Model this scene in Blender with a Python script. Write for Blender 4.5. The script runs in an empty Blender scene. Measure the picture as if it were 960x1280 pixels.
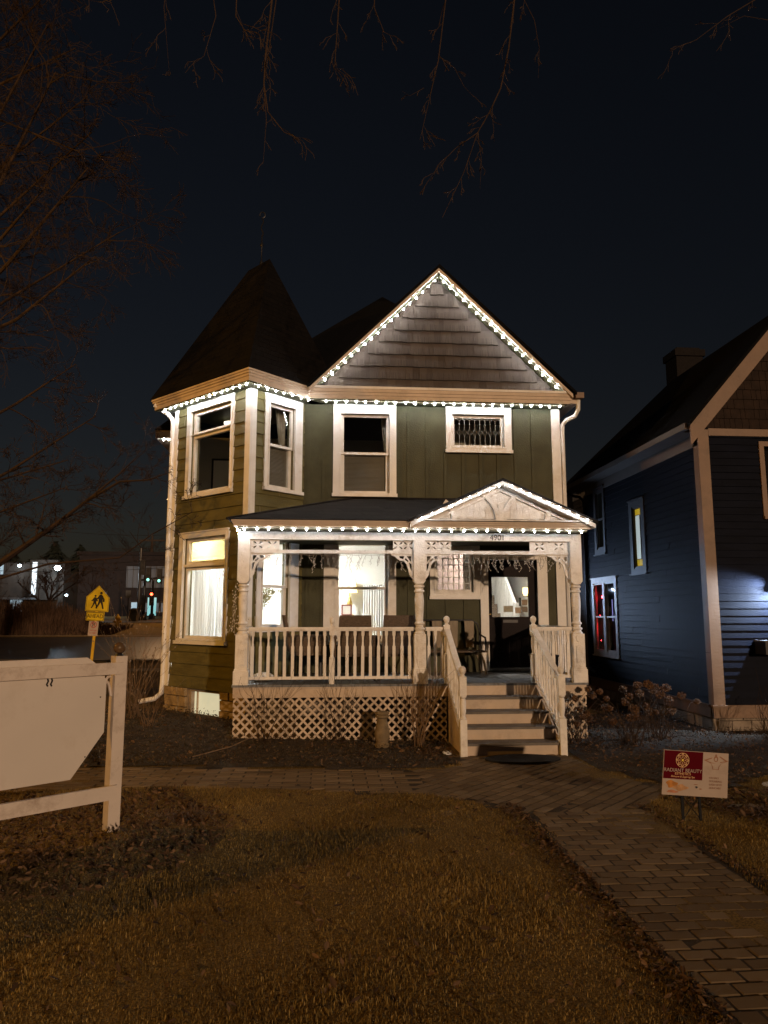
import bpy, bmesh, math, random
import numpy as np
from mathutils import Vector, Matrix
R = math.radians
rng = np.random.default_rng(7)
random.seed(7)
SC = bpy.context.scene
COL = SC.collection

# ------------------------------------------------------------------ camera
cam = bpy.data.cameras.new('camera')
cam.sensor_fit = 'VERTICAL'; cam.sensor_height = 24.0; cam.sensor_width = 24.0
cam.lens = 900.0/1280.0*24.0
cam.clip_start = 0.1; cam.clip_end = 2000
camo = bpy.data.objects.new('camera', cam); COL.objects.link(camo)
camo.location = (0, 0, 1.8)
camo.rotation_euler = (R(90+8.0), 0, R(-4.5))
SC.camera = camo

# ------------------------------------------------------------------ sky, key light, exposure
SUN_AZ, SUN_EL = 19.5, 8.0          # low street light from the front right, behind the camera
w = bpy.data.worlds.new('World'); SC.world = w; w.use_nodes = True
nt = w.node_tree; bg = nt.nodes['Background']
sky = nt.nodes.new('ShaderNodeTexSky'); sky.sky_type = 'NISHITA'; sky.sun_disc = False
sky.sun_elevation = R(SUN_EL); sky.sun_rotation = R(180-SUN_AZ)
tint = nt.nodes.new('ShaderNodeMix'); tint.data_type = 'RGBA'; tint.blend_type = 'MULTIPLY'
tint.inputs['Factor'].default_value = 1.0
tint.inputs[7].default_value = (1.18, 0.95, 0.98, 1)
nt.links.new(sky.outputs[0], tint.inputs[6]); nt.links.new(tint.outputs[2], bg.inputs[0])
bg.inputs[1].default_value = 0.0033
sl = bpy.data.lights.new('street_key_light', 'SUN'); sl.energy = 1.8; sl.angle = R(1.0); sl.color = (1.0, 0.67, 0.42)
so = bpy.data.objects.new('street_key_light', sl); COL.objects.link(so)
so.rotation_euler = (R(90-SUN_EL), 0, R(SUN_AZ))
SC.view_settings.view_transform = 'Standard'; SC.view_settings.look = 'None'
SC.view_settings.exposure = 0.0; SC.view_settings.gamma = 1.0
try:
    SC.cycles.use_denoising = True; SC.cycles.sample_clamp_indirect = 4.0
    SC.cycles.use_light_tree = True; SC.cycles.max_bounces = 8
    SC.cycles.caustics_reflective = False; SC.cycles.caustics_refractive = False
    SC.cycles.transparent_max_bounces = 12
except Exception: pass

# ------------------------------------------------------------------ materials
def _new(name):
    m = bpy.data.materials.new(name); m.use_nodes = True
    return m, m.node_tree, m.node_tree.nodes['Principled BSDF']
def mat(name, c, rough=0.6, var=0.15, scale=6.0, bump=0.0, bscale=60.0, metal=0.0, stretch=(1,1,1), dirt=None, spec=0.3, dscale=2.0):
    m, t, b = _new(name); N = t.nodes; L = t.links
    b.inputs['Roughness'].default_value = rough; b.inputs['Metallic'].default_value = metal
    b.inputs['Specular IOR Level'].default_value = spec
    tc = N.new('ShaderNodeTexCoord'); mp = N.new('ShaderNodeMapping'); mp.inputs['Scale'].default_value = stretch
    L.new(tc.outputs['Object'], mp.inputs[0])
    n = N.new('ShaderNodeTexNoise'); n.inputs['Scale'].default_value = scale; n.inputs['Detail'].default_value = 5
    L.new(mp.outputs[0], n.inputs[0])
    r = N.new('ShaderNodeValToRGB')
    r.color_ramp.elements[0].position = 0.3; r.color_ramp.elements[1].position = 0.7
    r.color_ramp.elements[0].color = tuple(x*(1-var) for x in c)+(1,)
    r.color_ramp.elements[1].color = tuple(min(1, x*(1+var)) for x in c)+(1,)
    L.new(n.outputs[0], r.inputs[0]); out = r.outputs[0]
    if dirt:
        n2 = N.new('ShaderNodeTexNoise'); n2.inputs['Scale'].default_value = dscale; n2.inputs['Detail'].default_value = 8
        n2.inputs['Roughness'].default_value = 0.7
        L.new(mp.outputs[0], n2.inputs[0])
        r2 = N.new('ShaderNodeValToRGB'); r2.color_ramp.elements[0].position = 0.52; r2.color_ramp.elements[1].position = 0.72
        L.new(n2.outputs[0], r2.inputs[0])
        mx = N.new('ShaderNodeMix'); mx.data_type = 'RGBA'
        L.new(r2.outputs[0], mx.inputs['Factor']); L.new(out, mx.inputs[6]); mx.inputs[7].default_value = dirt+(1,)
        out = mx.outputs[2]
    L.new(out, b.inputs['Base Color'])
    if bump:
        n3 = N.new('ShaderNodeTexNoise'); n3.inputs['Scale'].default_value = bscale; n3.inputs['Detail'].default_value = 4
        L.new(mp.outputs[0], n3.inputs[0])
        bp = N.new('ShaderNodeBump'); bp.inputs['Strength'].default_value = bump; bp.inputs['Distance'].default_value = 0.02
        L.new(n3.outputs[0], bp.inputs['Height']); L.new(bp.outputs[0], b.inputs['Normal'])
    return m
def mat_tone(name, cols, rough=0.8, spec=0.2):
    """colour picked per face by the stored 'tone' attribute"""
    m, t, b = _new(name); N = t.nodes; L = t.links
    b.inputs['Roughness'].default_value = rough; b.inputs['Specular IOR Level'].default_value = spec
    a = N.new('ShaderNodeAttribute'); a.attribute_name = 'tone'
    r = N.new('ShaderNodeValToRGB'); e = r.color_ramp.elements
    e[0].color = cols[0]+(1,); e[1].color = cols[-1]+(1,)
    for i in range(1, len(cols)-1):
        k = e.new(i/(len(cols)-1)); k.color = cols[i]+(1,)
    L.new(a.outputs['Fac'], r.inputs[0]); L.new(r.outputs[0], b.inputs['Base Color'])
    return m
def emis(name, c, s, base=(0.5,0.5,0.5)):
    m, t, b = _new(name)
    b.inputs['Base Color'].default_value = base+(1,)
    b.inputs['Emission Color'].default_value = c+(1,); b.inputs['Emission Strength'].default_value = s
    return m
def glass(name, tint_=(0.95,0.97,0.96), refl=1.0, wavy=0.02):
    m = bpy.data.materials.new(name); m.use_nodes = True; t = m.node_tree; N = t.nodes; L = t.links
    for n in list(N): N.remove(n)
    o = N.new('ShaderNodeOutputMaterial'); mx = N.new('ShaderNodeMixShader')
    tr = N.new('ShaderNodeBsdfTransparent'); tr.inputs[0].default_value = tint_+(1,)
    gl = N.new('ShaderNodeBsdfGlossy'); gl.inputs['Roughness'].default_value = 0.02
    fr = N.new('ShaderNodeFresnel'); fr.inputs[0].default_value = 1.5
    nz = N.new('ShaderNodeTexNoise'); nz.inputs['Scale'].default_value = 3.0
    bp = N.new('ShaderNodeBump'); bp.inputs['Strength'].default_value = wavy; bp.inputs['Distance'].default_value = 0.1
    tc = N.new('ShaderNodeTexCoord'); L.new(tc.outputs['Object'], nz.inputs[0])
    L.new(nz.outputs[0], bp.inputs['Height']); L.new(bp.outputs[0], gl.inputs['Normal'])
    ge = N.new('ShaderNodeNewGeometry'); iv = N.new('ShaderNodeMath'); iv.operation = 'SUBTRACT'; iv.inputs[0].default_value = 1.0; L.new(ge.outputs['Backfacing'], iv.inputs[1])
    mu = N.new('ShaderNodeMath'); mu.operation = 'MULTIPLY'; L.new(fr.outputs[0], mu.inputs[0]); L.new(iv.outputs[0], mu.inputs[1])
    L.new(mu.outputs[0], mx.inputs[0]); L.new(tr.outputs[0], mx.inputs[1]); L.new(gl.outputs[0], mx.inputs[2])
    L.new(mx.outputs[0], o.inputs[0])
    return m
def cloth(name, c, trans=0.5):
    m = bpy.data.materials.new(name); m.use_nodes = True; t = m.node_tree; N = t.nodes; L = t.links
    for n in list(N): N.remove(n)
    o = N.new('ShaderNodeOutputMaterial'); mx = N.new('ShaderNodeMixShader'); mx.inputs[0].default_value = trans
    d = N.new('ShaderNodeBsdfDiffuse'); d.inputs[0].default_value = c+(1,)
    tl = N.new('ShaderNodeBsdfTranslucent'); tl.inputs[0].default_value = c+(1,)
    L.new(d.outputs[0], mx.inputs[1]); L.new(tl.outputs[0], mx.inputs[2]); L.new(mx.outputs[0], o.inputs[0])
    return m
def mat_shingle(name, c1, c2, sx=3.0, row=0.14):
    """asphalt shingles: courses follow the height, tabs run around"""
    m, t, b = _new(name); N = t.nodes; L = t.links
    b.inputs['Roughness'].default_value = 0.9; b.inputs['Specular IOR Level'].default_value = 0.15
    tc = N.new('ShaderNodeTexCoord'); sp = N.new('ShaderNodeSeparateXYZ'); L.new(tc.outputs['Object'], sp.inputs[0])
    ad = N.new('ShaderNodeMath'); ad.operation = 'ADD'
    L.new(sp.outputs[0], ad.inputs[0])
    my = N.new('ShaderNodeMath'); my.operation = 'MULTIPLY'; my.inputs[1].default_value = 0.37; L.new(sp.outputs[1], my.inputs[0])
    L.new(my.outputs[0], ad.inputs[1])
    cb = N.new('ShaderNodeCombineXYZ'); L.new(ad.outputs[0], cb.inputs[0]); L.new(sp.outputs[2], cb.inputs[1])
    br = N.new('ShaderNodeTexBrick'); br.inputs['Scale'].default_value = 1.0
    br.inputs['Brick Width'].default_value = 0.32; br.inputs['Row Height'].default_value = row*0.7
    br.inputs['Mortar Size'].default_value = 0.006
    br.inputs['Color1'].default_value = c1+(1,); br.inputs['Color2'].default_value = c2+(1,)
    br.inputs['Mortar'].default_value = tuple(x*0.4 for x in c1)+(1,)
    L.new(cb.outputs[0], br.inputs[0])
    n = N.new('ShaderNodeTexNoise'); n.inputs['Scale'].default_value = 14; L.new(tc.outputs['Object'], n.inputs[0])
    mx = N.new('ShaderNodeMix'); mx.data_type = 'RGBA'; mx.blend_type = 'OVERLAY'; mx.inputs['Factor'].default_value = 0.6
    L.new(br.outputs[0], mx.inputs[6]); L.new(n.outputs[0], mx.inputs[7]); L.new(mx.outputs[2], b.inputs['Base Color'])
    bp = N.new('ShaderNodeBump'); bp.inputs['Strength'].default_value = 0.6; bp.inputs['Distance'].default_value = 0.01
    L.new(br.outputs['Fac'], bp.inputs['Height']); bp.invert = True; L.new(bp.outputs[0], b.inputs['Normal'])
    return m

M = {}
M['white'] = mat('white_trim_paint', (0.70,0.68,0.64), 0.45, 0.06, 5, 0.15, 40, dirt=(0.55,0.50,0.43), dscale=1.6)
M['cornice'] = mat('tan_cornice_paint', (0.52,0.42,0.32), 0.5, 0.1, 5, 0.15, 40, dirt=(0.38,0.30,0.22), dscale=2)
M['white2'] = mat('porch_white_paint', (0.70,0.67,0.62), 0.5, 0.10, 9, 0.3, 50, dirt=(0.43,0.37,0.30), dscale=4)
M['cream'] = mat('cream_skirt_paint', (0.50,0.40,0.30), 0.6, 0.10, 4, 0.2, 60, dirt=(0.34,0.26,0.19), dscale=3)
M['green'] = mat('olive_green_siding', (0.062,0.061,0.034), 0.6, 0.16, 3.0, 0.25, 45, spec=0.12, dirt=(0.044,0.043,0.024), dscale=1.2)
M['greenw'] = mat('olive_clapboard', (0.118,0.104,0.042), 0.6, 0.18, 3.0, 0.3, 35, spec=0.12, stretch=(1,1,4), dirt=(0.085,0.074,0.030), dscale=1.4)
M['roof'] = mat_shingle('dark_brown_roof_shingle', (0.0055,0.004,0.003), (0.0035,0.0028,0.0023))
M['porch_roof'] = mat_shingle('charcoal_roof_shingle', (0.020,0.018,0.017), (0.008,0.0075,0.007))
M['broof'] = mat_shingle('black_roof_shingle', (0.0022,0.0022,0.0022), (0.0015,0.0015,0.0016))
M['shake'] = mat_tone('weathered_cedar_shake', [(0.013,0.009,0.006),(0.052,0.040,0.031),(0.088,0.070,0.056)])
M['deck'] = mat('grey_deck_paint', (0.15,0.155,0.16), 0.5, 0.2, 5, 0.2, 50, dirt=(0.09,0.085,0.08), stretch=(6,1,1))
M['tread'] = mat('worn_grey_tread', (0.13,0.115,0.10), 0.6, 0.25, 6, 0.3, 60, dirt=(0.07,0.055,0.04))
M['door'] = mat('dark_plum_door_paint', (0.011,0.007,0.0075), 0.5, 0.15, 4, 0.1, 30, spec=0.06)
M['black'] = mat('black_metal', (0.02,0.02,0.022), 0.4, 0.15, 8, metal=0.3)
M['brass'] = mat('brass', (0.75,0.52,0.18), 0.25, 0.1, 8, metal=1.0)
M['stone'] = mat('rough_limestone', (0.30,0.215,0.11), 0.9, 0.35, 5, 1.0, 18, dirt=(0.16,0.11,0.06), dscale=4)
M['stone2'] = mat('grey_stone', (0.26,0.21,0.16), 0.9, 0.3, 5, 1.0, 18, dirt=(0.13,0.10,0.075), dscale=4)
M['plaster'] = mat('white_plaster', (0.80,0.79,0.75), 0.8, 0.03, 2)
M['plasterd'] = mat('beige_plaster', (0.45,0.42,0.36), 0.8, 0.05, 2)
M['dark_in'] = mat('dark_interior', (0.06,0.055,0.05), 0.9, 0.2, 2)
M['floor_in'] = mat('wood_floor', (0.25,0.16,0.09), 0.4, 0.2, 4)
M['glass'] = glass('window_glass')
M['glassd'] = glass('dark_window_glass', (0.55,0.56,0.58))
M['shade'] = mat('brown_window_blind', (0.15,0.13,0.108), 0.8, 0.08, 3)
M['curtain'] = cloth('white_curtain', (0.82,0.82,0.80), 0.6)
M['curtain2'] = cloth('beige_curtain', (0.42,0.37,0.30), 0.4)
M['amber'] = cloth('amber_roller_blind', (0.78,0.62,0.27), 0.5)
M['led'] = emis('led_bulb', (0.94,0.96,1.0), 480.0)
M['bulb_off'] = mat('unlit_bulb', (0.48,0.45,0.41), 0.2, 0.05, 5)
M['wire'] = mat('pale_wire', (0.30,0.27,0.23), 0.5, 0.1, 10)
M['wicker'] = mat('brown_wicker', (0.105,0.075,0.052), 0.7, 0.35, 30, 0.6, 160, stretch=(1,1,3))
M['slat'] = mat('pale_bench_slat', (0.17,0.13,0.08), 0.5, 0.2, 5, stretch=(6,6,1))
M['bark'] = mat('brown_bark', (0.040,0.026,0.018), 0.9, 0.35, 9, 0.8, 30, stretch=(2,2,0.5))
M['twig'] = mat('reddish_twig', (0.022,0.0115,0.0075), 0.85, 0.3, 8)
M['twig2'] = mat('pale_brown_twig', (0.042,0.024,0.014), 0.85, 0.3, 8)
M['seed'] = mat('dull_seed_head', (0.20,0.15,0.10), 0.8, 0.2, 10)
M['stem'] = mat('dry_stem', (0.17,0.11,0.065), 0.9, 0.35, 9)
M['navy'] = mat('navy_clapboard_paint', (0.0036,0.0048,0.0105), 0.6, 0.3, 2.5, 0.2, 30, stretch=(1,1,5), spec=0.06, dirt=(0.0055,0.0070,0.013), dscale=2)
M['tan'] = mat('tan_trim_paint', (0.18,0.108,0.062), 0.5, 0.10, 3, 0.15, 30, dirt=(0.12,0.072,0.040), dscale=2.2)
M['tan_d'] = mat('grey_fascia_paint', (0.12,0.10,0.085), 0.6, 0.12, 3)
M['bshake'] = mat('brown_gable_shingles', (0.022,0.012,0.007), 0.9, 0.3, 6, 0.8, 14)
M['plum'] = mat('dark_grey_casing_paint', (0.05,0.043,0.044), 0.6, 0.12, 3)
M['brick'] = mat('old_chimney_brick', (0.008,0.0055,0.0045), 0.9, 0.3, 14, 0.8, 30)
M['mat_rubber'] = mat('black_rubber', (0.012,0.012,0.013), 0.9, 0.2, 30, 0.5, 120)
M['conc'] = mat('mossy_cast_stone', (0.17,0.125,0.07), 0.9, 0.25, 12, 0.5, 50, dirt=(0.13,0.10,0.06), dscale=5)
M['carpet'] = mat('brown_carpet', (0.24,0.185,0.14), 0.95, 0.4, 45, 0.5, 150)
M['yellow'] = mat('yellow_sign_sheet', (0.66,0.47,0.015), 0.45, 0.04, 4)
M['ypost'] = mat('worn_yellow_post', (0.60,0.37,0.02), 0.5, 0.1, 6, dirt=(0.25,0.15,0.03), dscale=9)
M['ink'] = mat('black_ink', (0.012,0.011,0.010), 0.6, 0.05, 5)
M['redink'] = mat('red_ink', (0.35,0.02,0.02), 0.5, 0.05, 5)
M['signwhite'] = mat('white_sign_sheet', (0.40,0.32,0.26), 0.8, 0.06, 5, spec=0.08, dirt=(0.33,0.26,0.21), dscale=6)
M['board'] = mat('white_sign_board', (0.55,0.50,0.45), 0.6, 0.05, 1.3, 0.05, 10, dirt=(0.45,0.39,0.33), dscale=1.2)
M['post'] = mat('white_post_paint', (0.56,0.49,0.43), 0.55, 0.07, 3, 0.2, 40, dirt=(0.33,0.26,0.21), dscale=4)
M['bldg'] = mat('dark_brown_brick', (0.014,0.008,0.006), 0.9, 0.3, 3, 0.3, 20)
M['bldg2'] = mat('grey_brown_block', (0.03,0.024,0.02), 0.9, 0.3, 2)
M['pale_panel'] = mat('pale_metal_panel', (0.085,0.088,0.098), 0.6, 0.15, 3, stretch=(5,5,0.2))
M['asphalt'] = mat('wet_asphalt', (0.030,0.026,0.024), 0.42, 0.3, 0.8, 0.1, 40)
M['kerb'] = mat('concrete_kerb', (0.20,0.155,0.11), 0.9, 0.2, 4)
M['walkc'] = mat('concrete_walk', (0.20,0.17,0.14), 0.9, 0.2, 3)
M['conifer'] = mat('dark_conifer', (0.022,0.028,0.020), 0.9, 0.3, 4)
M['reed'] = mat_tone('dry_reed', [(0.03,0.017,0.011),(0.06,0.032,0.018),(0.09,0.052,0.03)])
M['grass'] = mat_tone('dormant_grass', [(0.075,0.050,0.013),(0.17,0.111,0.028),(0.26,0.170,0.046),(0.39,0.27,0.097)])
M['leaf'] = mat_tone('dead_leaf', [(0.022,0.013,0.008),(0.05,0.028,0.015),(0.085,0.048,0.024),(0.17,0.10,0.052)])
M['cover'] = mat_tone('evergreen_ground_cover', [(0.016,0.015,0.007),(0.04,0.030,0.014),(0.065,0.044,0.020),(0.12,0.082,0.045)], 0.8)
M['bloom'] = mat_tone('dry_hydrangea_bloom', [(0.06,0.03,0.013),(0.12,0.06,0.025),(0.18,0.095,0.042)])
M['paver'] = mat_tone('concrete_paver', [(0.098,0.068,0.038),(0.138,0.099,0.057),(0.185,0.135,0.082)], 0.85)
M['ground'] = mat('winter_lawn_soil', (0.15,0.098,0.027), 0.95, 0.6, 70, 1.0, 90, dirt=(0.085,0.056,0.018), dscale=1.3)
M['mulch'] = mat('dark_mulch_soil', (0.036,0.026,0.016), 0.95, 0.5, 6, 1.0, 40)
M['snow'] = mat('old_snow', (0.55,0.55,0.56), 0.8, 0.1, 10)

# ------------------------------------------------------------------ mesh helpers
WORLD = {}                                          # object -> world position of its origin
class MB:
    def __init__(s): s.v = []; s.f = []; s.tone = []; s.t = 0.5
    def face(s, pts):
        k = len(s.v); s.v.extend([tuple(p) for p in pts]); s.f.append(tuple(range(k, k+len(pts)))); s.tone.append(s.t)
    def hexa(s, p):                                 # p: 8 pts, bottom ring 0-3 (ccw from above), top ring 4-7
        k = len(s.v); s.v.extend([tuple(q) for q in p])
        for f in ((3,2,1,0),(4,5,6,7),(0,1,5,4),(1,2,6,5),(2,3,7,6),(3,0,4,7)):
            s.f.append(tuple(k+i for i in f)); s.tone.append(s.t)
    def box(s, x0,x1,y0,y1,z0,z1):
        s.hexa([(x0,y0,z0),(x1,y0,z0),(x1,y1,z0),(x0,y1,z0),(x0,y0,z1),(x1,y0,z1),(x1,y1,z1),(x0,y1,z1)])
    def pbox(s, pl, a0,a1,z0,z1,d0,d1):             # box in a wall's own coordinates (along, up, out)
        P = pl.pt
        s.hexa([P(a0,z0,d1),P(a1,z0,d1),P(a1,z0,d0),P(a0,z0,d0),P(a0,z1,d1),P(a1,z1,d1),P(a1,z1,d0),P(a0,z1,d0)])
    def ring(s, pl, o, i, d0, d1):
        s.pbox(pl,o[0],i[0],o[2],o[3],d0,d1); s.pbox(pl,i[1],o[1],o[2],o[3],d0,d1)
        s.pbox(pl,i[0],i[1],o[2],i[2],d0,d1); s.pbox(pl,i[0],i[1],i[3],o[3],d0,d1)
    def prism(s, poly, vec):
        n = len(poly); k = len(s.v); v = Vector(vec)
        s.v.extend([tuple(p) for p in poly]); s.v.extend([tuple(Vector(p)+v) for p in poly])
        s.f.append(tuple(k+i for i in range(n))); s.f.append(tuple(k+n+i for i in reversed(range(n)))); s.tone += [s.t]*2
        for i in range(n):
            j = (i+1) % n; s.f.append((k+i, k+n+i, k+n+j, k+j)); s.tone.append(s.t)
    def lathe(s, prof, c=(0,0,0), n=16):
        k = len(s.v)
        for r, z in prof:
            for i in range(n):
                a = 2*math.pi*i/n; s.v.append((c[0]+r*math.cos(a), c[1]+r*math.sin(a), c[2]+z))
        m = len(prof)
        for j in range(m-1):
            for i in range(n):
                i2 = (i+1) % n; s.f.append((k+j*n+i, k+j*n+i2, k+(j+1)*n+i2, k+(j+1)*n+i)); s.tone.append(s.t)
        s.f.append(tuple(k+i for i in reversed(range(n)))); s.f.append(tuple(k+(m-1)*n+i for i in range(n))); s.tone += [s.t]*2
    def tube(s, pts, rad, n=6, cap=True):
        pts = [Vector(p) for p in pts]
        if not hasattr(rad, '__len__'): rad = [rad]*len(pts)
        k = len(s.v); prev = None
        for i, p in enumerate(pts):
            d = (pts[min(i+1,len(pts)-1)]-pts[max(i-1,0)])
            d = d.normalized() if d.length > 1e-9 else Vector((0,0,1))
            if prev is None:
                u = d.orthogonal().normalized()
            else:
                u = prev - d*prev.dot(d); u = u.normalized() if u.length > 1e-6 else d.orthogonal().normalized()
            prev = u; v = d.cross(u)
            for j in range(n):
                a = 2*math.pi*j/n; s.v.append(tuple(p+(u*math.cos(a)+v*math.sin(a))*rad[i]))
        for i in range(len(pts)-1):
            for j in range(n):
                j2 = (j+1) % n; s.f.append((k+i*n+j, k+i*n+j2, k+(i+1)*n+j2, k+(i+1)*n+j)); s.tone.append(s.t)
        if cap:
            s.f.append(tuple(k+j for j in reversed(range(n)))); s.f.append(tuple(k+(len(pts)-1)*n+j for j in range(n))); s.tone += [s.t]*2
    def ball(s, c, r, sz=1.0, n=8, m=6):
        prof = [(max(1e-4, r*math.sin(math.pi*j/m)), -r*sz*math.cos(math.pi*j/m)) for j in range(m+1)]
        s.lathe(prof, c, n)
    def mesh(s, name, material, smooth=False, off=(0,0,0)):
        me = bpy.data.meshes.new(name)
        o = Vector(off)
        me.from_pydata([tuple(Vector(v)-o) for v in s.v], [], s.f); me.update()
        at = me.attributes.new('tone', 'FLOAT', 'FACE'); at.data.foreach_set('value', s.tone)
        if material: me.materials.append(material)
        if smooth:
            for p in me.polygons: p.use_smooth = True
            try: me.set_sharp_from_angle(angle=R(40))
            except Exception: pass
        return me
    def build(s, name, material, parent=None, smooth=False):
        off = WORLD[parent] if parent is not None else Vector((0,0,0))
        o = bpy.data.objects.new(name, s.mesh(name, material, smooth, off)); COL.objects.link(o)
        if parent is not None: o.parent = parent
        WORLD[o] = off.copy() if parent is not None else Vector((0,0,0))
        return o
class Pl:
    """a wall plane: a runs along it to the right as seen from outside, d points out of it"""
    def __init__(s, o, ang):
        s.o = Vector((o[0], o[1], 0)); a = R(ang); s.U = Vector((math.cos(a), math.sin(a), 0)); s.N = Vector((math.sin(a), -math.cos(a), 0)); s.ang = a
    def pt(s, a, z, d=0.0):
        p = s.o + s.U*a + s.N*d; return (p.x, p.y, z)
def thing(name, label, cat, loc=(0,0,0), group=None):
    o = bpy.data.objects.new(name, None); COL.objects.link(o); o.location = loc; o.empty_display_size = 0.2
    WORLD[o] = Vector(loc); o['label'] = label; o['category'] = cat
    if group: o['group'] = group
    return o
def tag(o, label, cat, group=None):
    o['label'] = label; o['category'] = cat
    if group: o['group'] = group
    return o
def struct(o): o['kind'] = 'structure'; return o
def stuff(o, label, cat, group=None):
    o['kind'] = 'stuff'; return tag(o, label, cat, group)
def inst(me, name, parent, loc, rz=0.0):
    o = bpy.data.objects.new(name, me); COL.objects.link(o); o.parent = parent
    o.location = Vector(loc)-WORLD[parent]; o.rotation_euler = (0,0,rz); WORLD[o] = Vector(loc)
    return o
def dup(root, loc, rz=0.0, label=None):
    r = root.copy(); COL.objects.link(r); r.location = loc; r.rotation_euler = (0,0,rz); WORLD[r] = Vector(loc)
    if label: r['label'] = label
    for ch in root.children:
        c = ch.copy(); COL.objects.link(c); c.parent = r
        for g in ch.children:
            d = g.copy(); COL.objects.link(d); d.parent = c
    return r
def frame_matrix(pl, a, z, d):
    """text plane: local X along the wall, local Y up, local Z outwards"""
    p = Vector(pl.pt(a, z, d)); U = pl.U; N = pl.N; K = Vector((0,0,1))
    return Matrix(((U.x,K.x,N.x,p.x),(U.y,K.y,N.y,p.y),(U.z,K.z,N.z,p.z),(0,0,0,1)))
def _curve_mesh(cu):
    t = bpy.data.objects.new('temporary', cu); COL.objects.link(t)
    dg = bpy.context.evaluated_depsgraph_get(); dg.update()
    me = bpy.data.meshes.new_from_object(t.evaluated_get(dg)); bpy.data.objects.remove(t)
    return me
def put_mesh(me, name, material, parent, mtx):
    off = WORLD[parent]
    me.transform(mtx); me.transform(Matrix.Translation(-off)); me.materials.clear(); me.materials.append(material)
    o = bpy.data.objects.new(name, me); COL.objects.link(o); o.parent = parent; WORLD[o] = off.copy()
    return o
def text(body, size, material, parent, mtx, name='lettering', ext=0.001, align='CENTER', sx=1.0, shear=0.0):
    cu = bpy.data.curves.new('lettering', 'FONT'); cu.body = body; cu.size = size; cu.extrude = ext
    cu.align_x = align; cu.align_y = 'CENTER'; cu.shear = shear; cu.resolution_u = 3
    me = _curve_mesh(cu); me.transform(Matrix.Diagonal((sx,1,1,1)))
    return put_mesh(me, name, material, parent, mtx)
def cut_board(outlines, ext, bevel=0.0):
    """flat board from closed outlines (inner outlines become holes)"""
    cu = bpy.data.curves.new('board', 'CURVE'); cu.dimensions = '2D'; cu.fill_mode = 'BOTH'; cu.extrude = ext
    for pts in outlines:
        sp = cu.splines.new('POLY'); sp.points.add(len(pts)-1); sp.use_cyclic_u = True
        for i, p in enumerate(pts): sp.points[i].co = (p[0], p[1], 0, 1)
    return _curve_mesh(cu)

# ------------------------------------------------------------------ ground
YB = [-30, 14, 22, 28, 40, 48, 60, 150, 400]; ZB = [0, 0, -0.10, -0.05, 0.62, 1.25, 1.5, 1.8, 2.0]
def gz(x, y):
    z = float(np.interp(y, YB, ZB))
    if y < 14:                                       # the bed heaps up a little against the house
        k = max(0, min(1, (y-9.6)/1.6)); l = max(0, min(1, (1.2-x)/2.5)); z += 0.13*k*l if x > -6 else 0.13*k*l*max(0,(x+9)/3)
        q = (x+1.9)**2+(y-6.2)**2; z += 0.05*math.exp(-q/1.2)
    return z
def grid_sheet(xs, ys, f):
    nx, ny = len(xs), len(ys)
    mb = MB(); mb.v = [(x, y, f(x, y)) for y in ys for x in xs]
    for j in range(ny-1):
        for i in range(nx-1):
            mb.f.append((j*nx+i, j*nx+i+1, (j+1)*nx+i+1, (j+1)*nx+i)); mb.tone.append(0.5)
    return mb
xs = sorted(set([-400,-200,-120,-80,-60]+list(np.arange(-45,-9,3.0))+list(np.arange(-9,9.01,0.25))+list(np.arange(12,48,3.0))+[60,120,200,400]))
ys = sorted(set([-60,-30,-15,-8,-4]+list(np.arange(-2,14.01,0.25))+list(np.arange(15,22,1.0))+[22,24,26,28,30,34,37,40,42,44,46,48,52,56,60,80,100,150,400]))
struct(grid_sheet(xs, ys, lambda x,y: gz(x,y) + (0.012*math.sin(x*2.1+y*1.3)*math.sin(y*1.7-x) if 0<y<9 else 0)).build('ground', M['ground'], smooth=True))

# the street beyond the left side of the house, with its far kerb and pavement
def strip(name, x0, x1, ya, yb, material, lift, slope=0.0, nx=24):
    """a band of the ground between two lines y = ya + slope*x and y = yb + slope*x"""
    mb = MB(); X = np.linspace(x0, x1, nx); T = np.linspace(0, 1, 13)
    mb.v = [(x, (ya+(yb-ya)*t)+slope*x, gz(x, (ya+(yb-ya)*t)+slope*x)+lift) for t in T for x in X]
    for j in range(12):
        for i in range(nx-1):
            mb.f.append((j*nx+i, j*nx+i+1, (j+1)*nx+i+1, (j+1)*nx+i)); mb.tone.append(0.5)
    return struct(mb.build(name, material))
strip('road', -70, 12, 28.6, 38.6, M['asphalt'], 0.05)
strip('kerb', -70, 12, 28.25, 28.55, M['kerb'], 0.10)
strip('far_kerb', -70, 12, 38.65, 38.95, M['kerb'], 0.10)
strip('pavement', -70, 12, 24.3, 25.5, M['walkc'], 0.02)
strip('far_pavement', -70, 12, 47.2, 49.4, M['pale_panel'], 0.03)

# brick path: single pavers laid side by side in one sheet
def inpoly(x, y, P):
    c = False; j = len(P)-1
    for i in range(len(P)):
        xi, yi = P[i]; xj, yj = P[j]
        if (yi > y) != (yj > y) and x < (xj-xi)*(y-yi)/(yj-yi)+xi: c = not c
        j = i
    return c
PATH = [(-9,9.15),(-3.6,8.95),(-2.3,8.98),(-1.4,8.92),(0,8.68),(1.1,8.6),(1.62,8.75),(1.66,9.42),(3.12,9.42),(3.1,8.36),(3.3,7.95),(3.5,7.62),
        (3.4,7.35),(3.12,7.05),(2.98,6.6),(2.93,6.0),(2.9,5.4),(2.84,4.8),(2.78,4.2),(2.74,3),(2.72,-6),(1.78,-6),(1.8,3.2),(1.85,4.2),(1.9,5.2),(1.9,6.0),
        (1.78,6.6),(1.5,7.1),(1.05,7.45),(0,7.72),(-1.3,7.9),(-2.2,8.02),(-3.1,7.9),(-9,7.95)]
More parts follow.
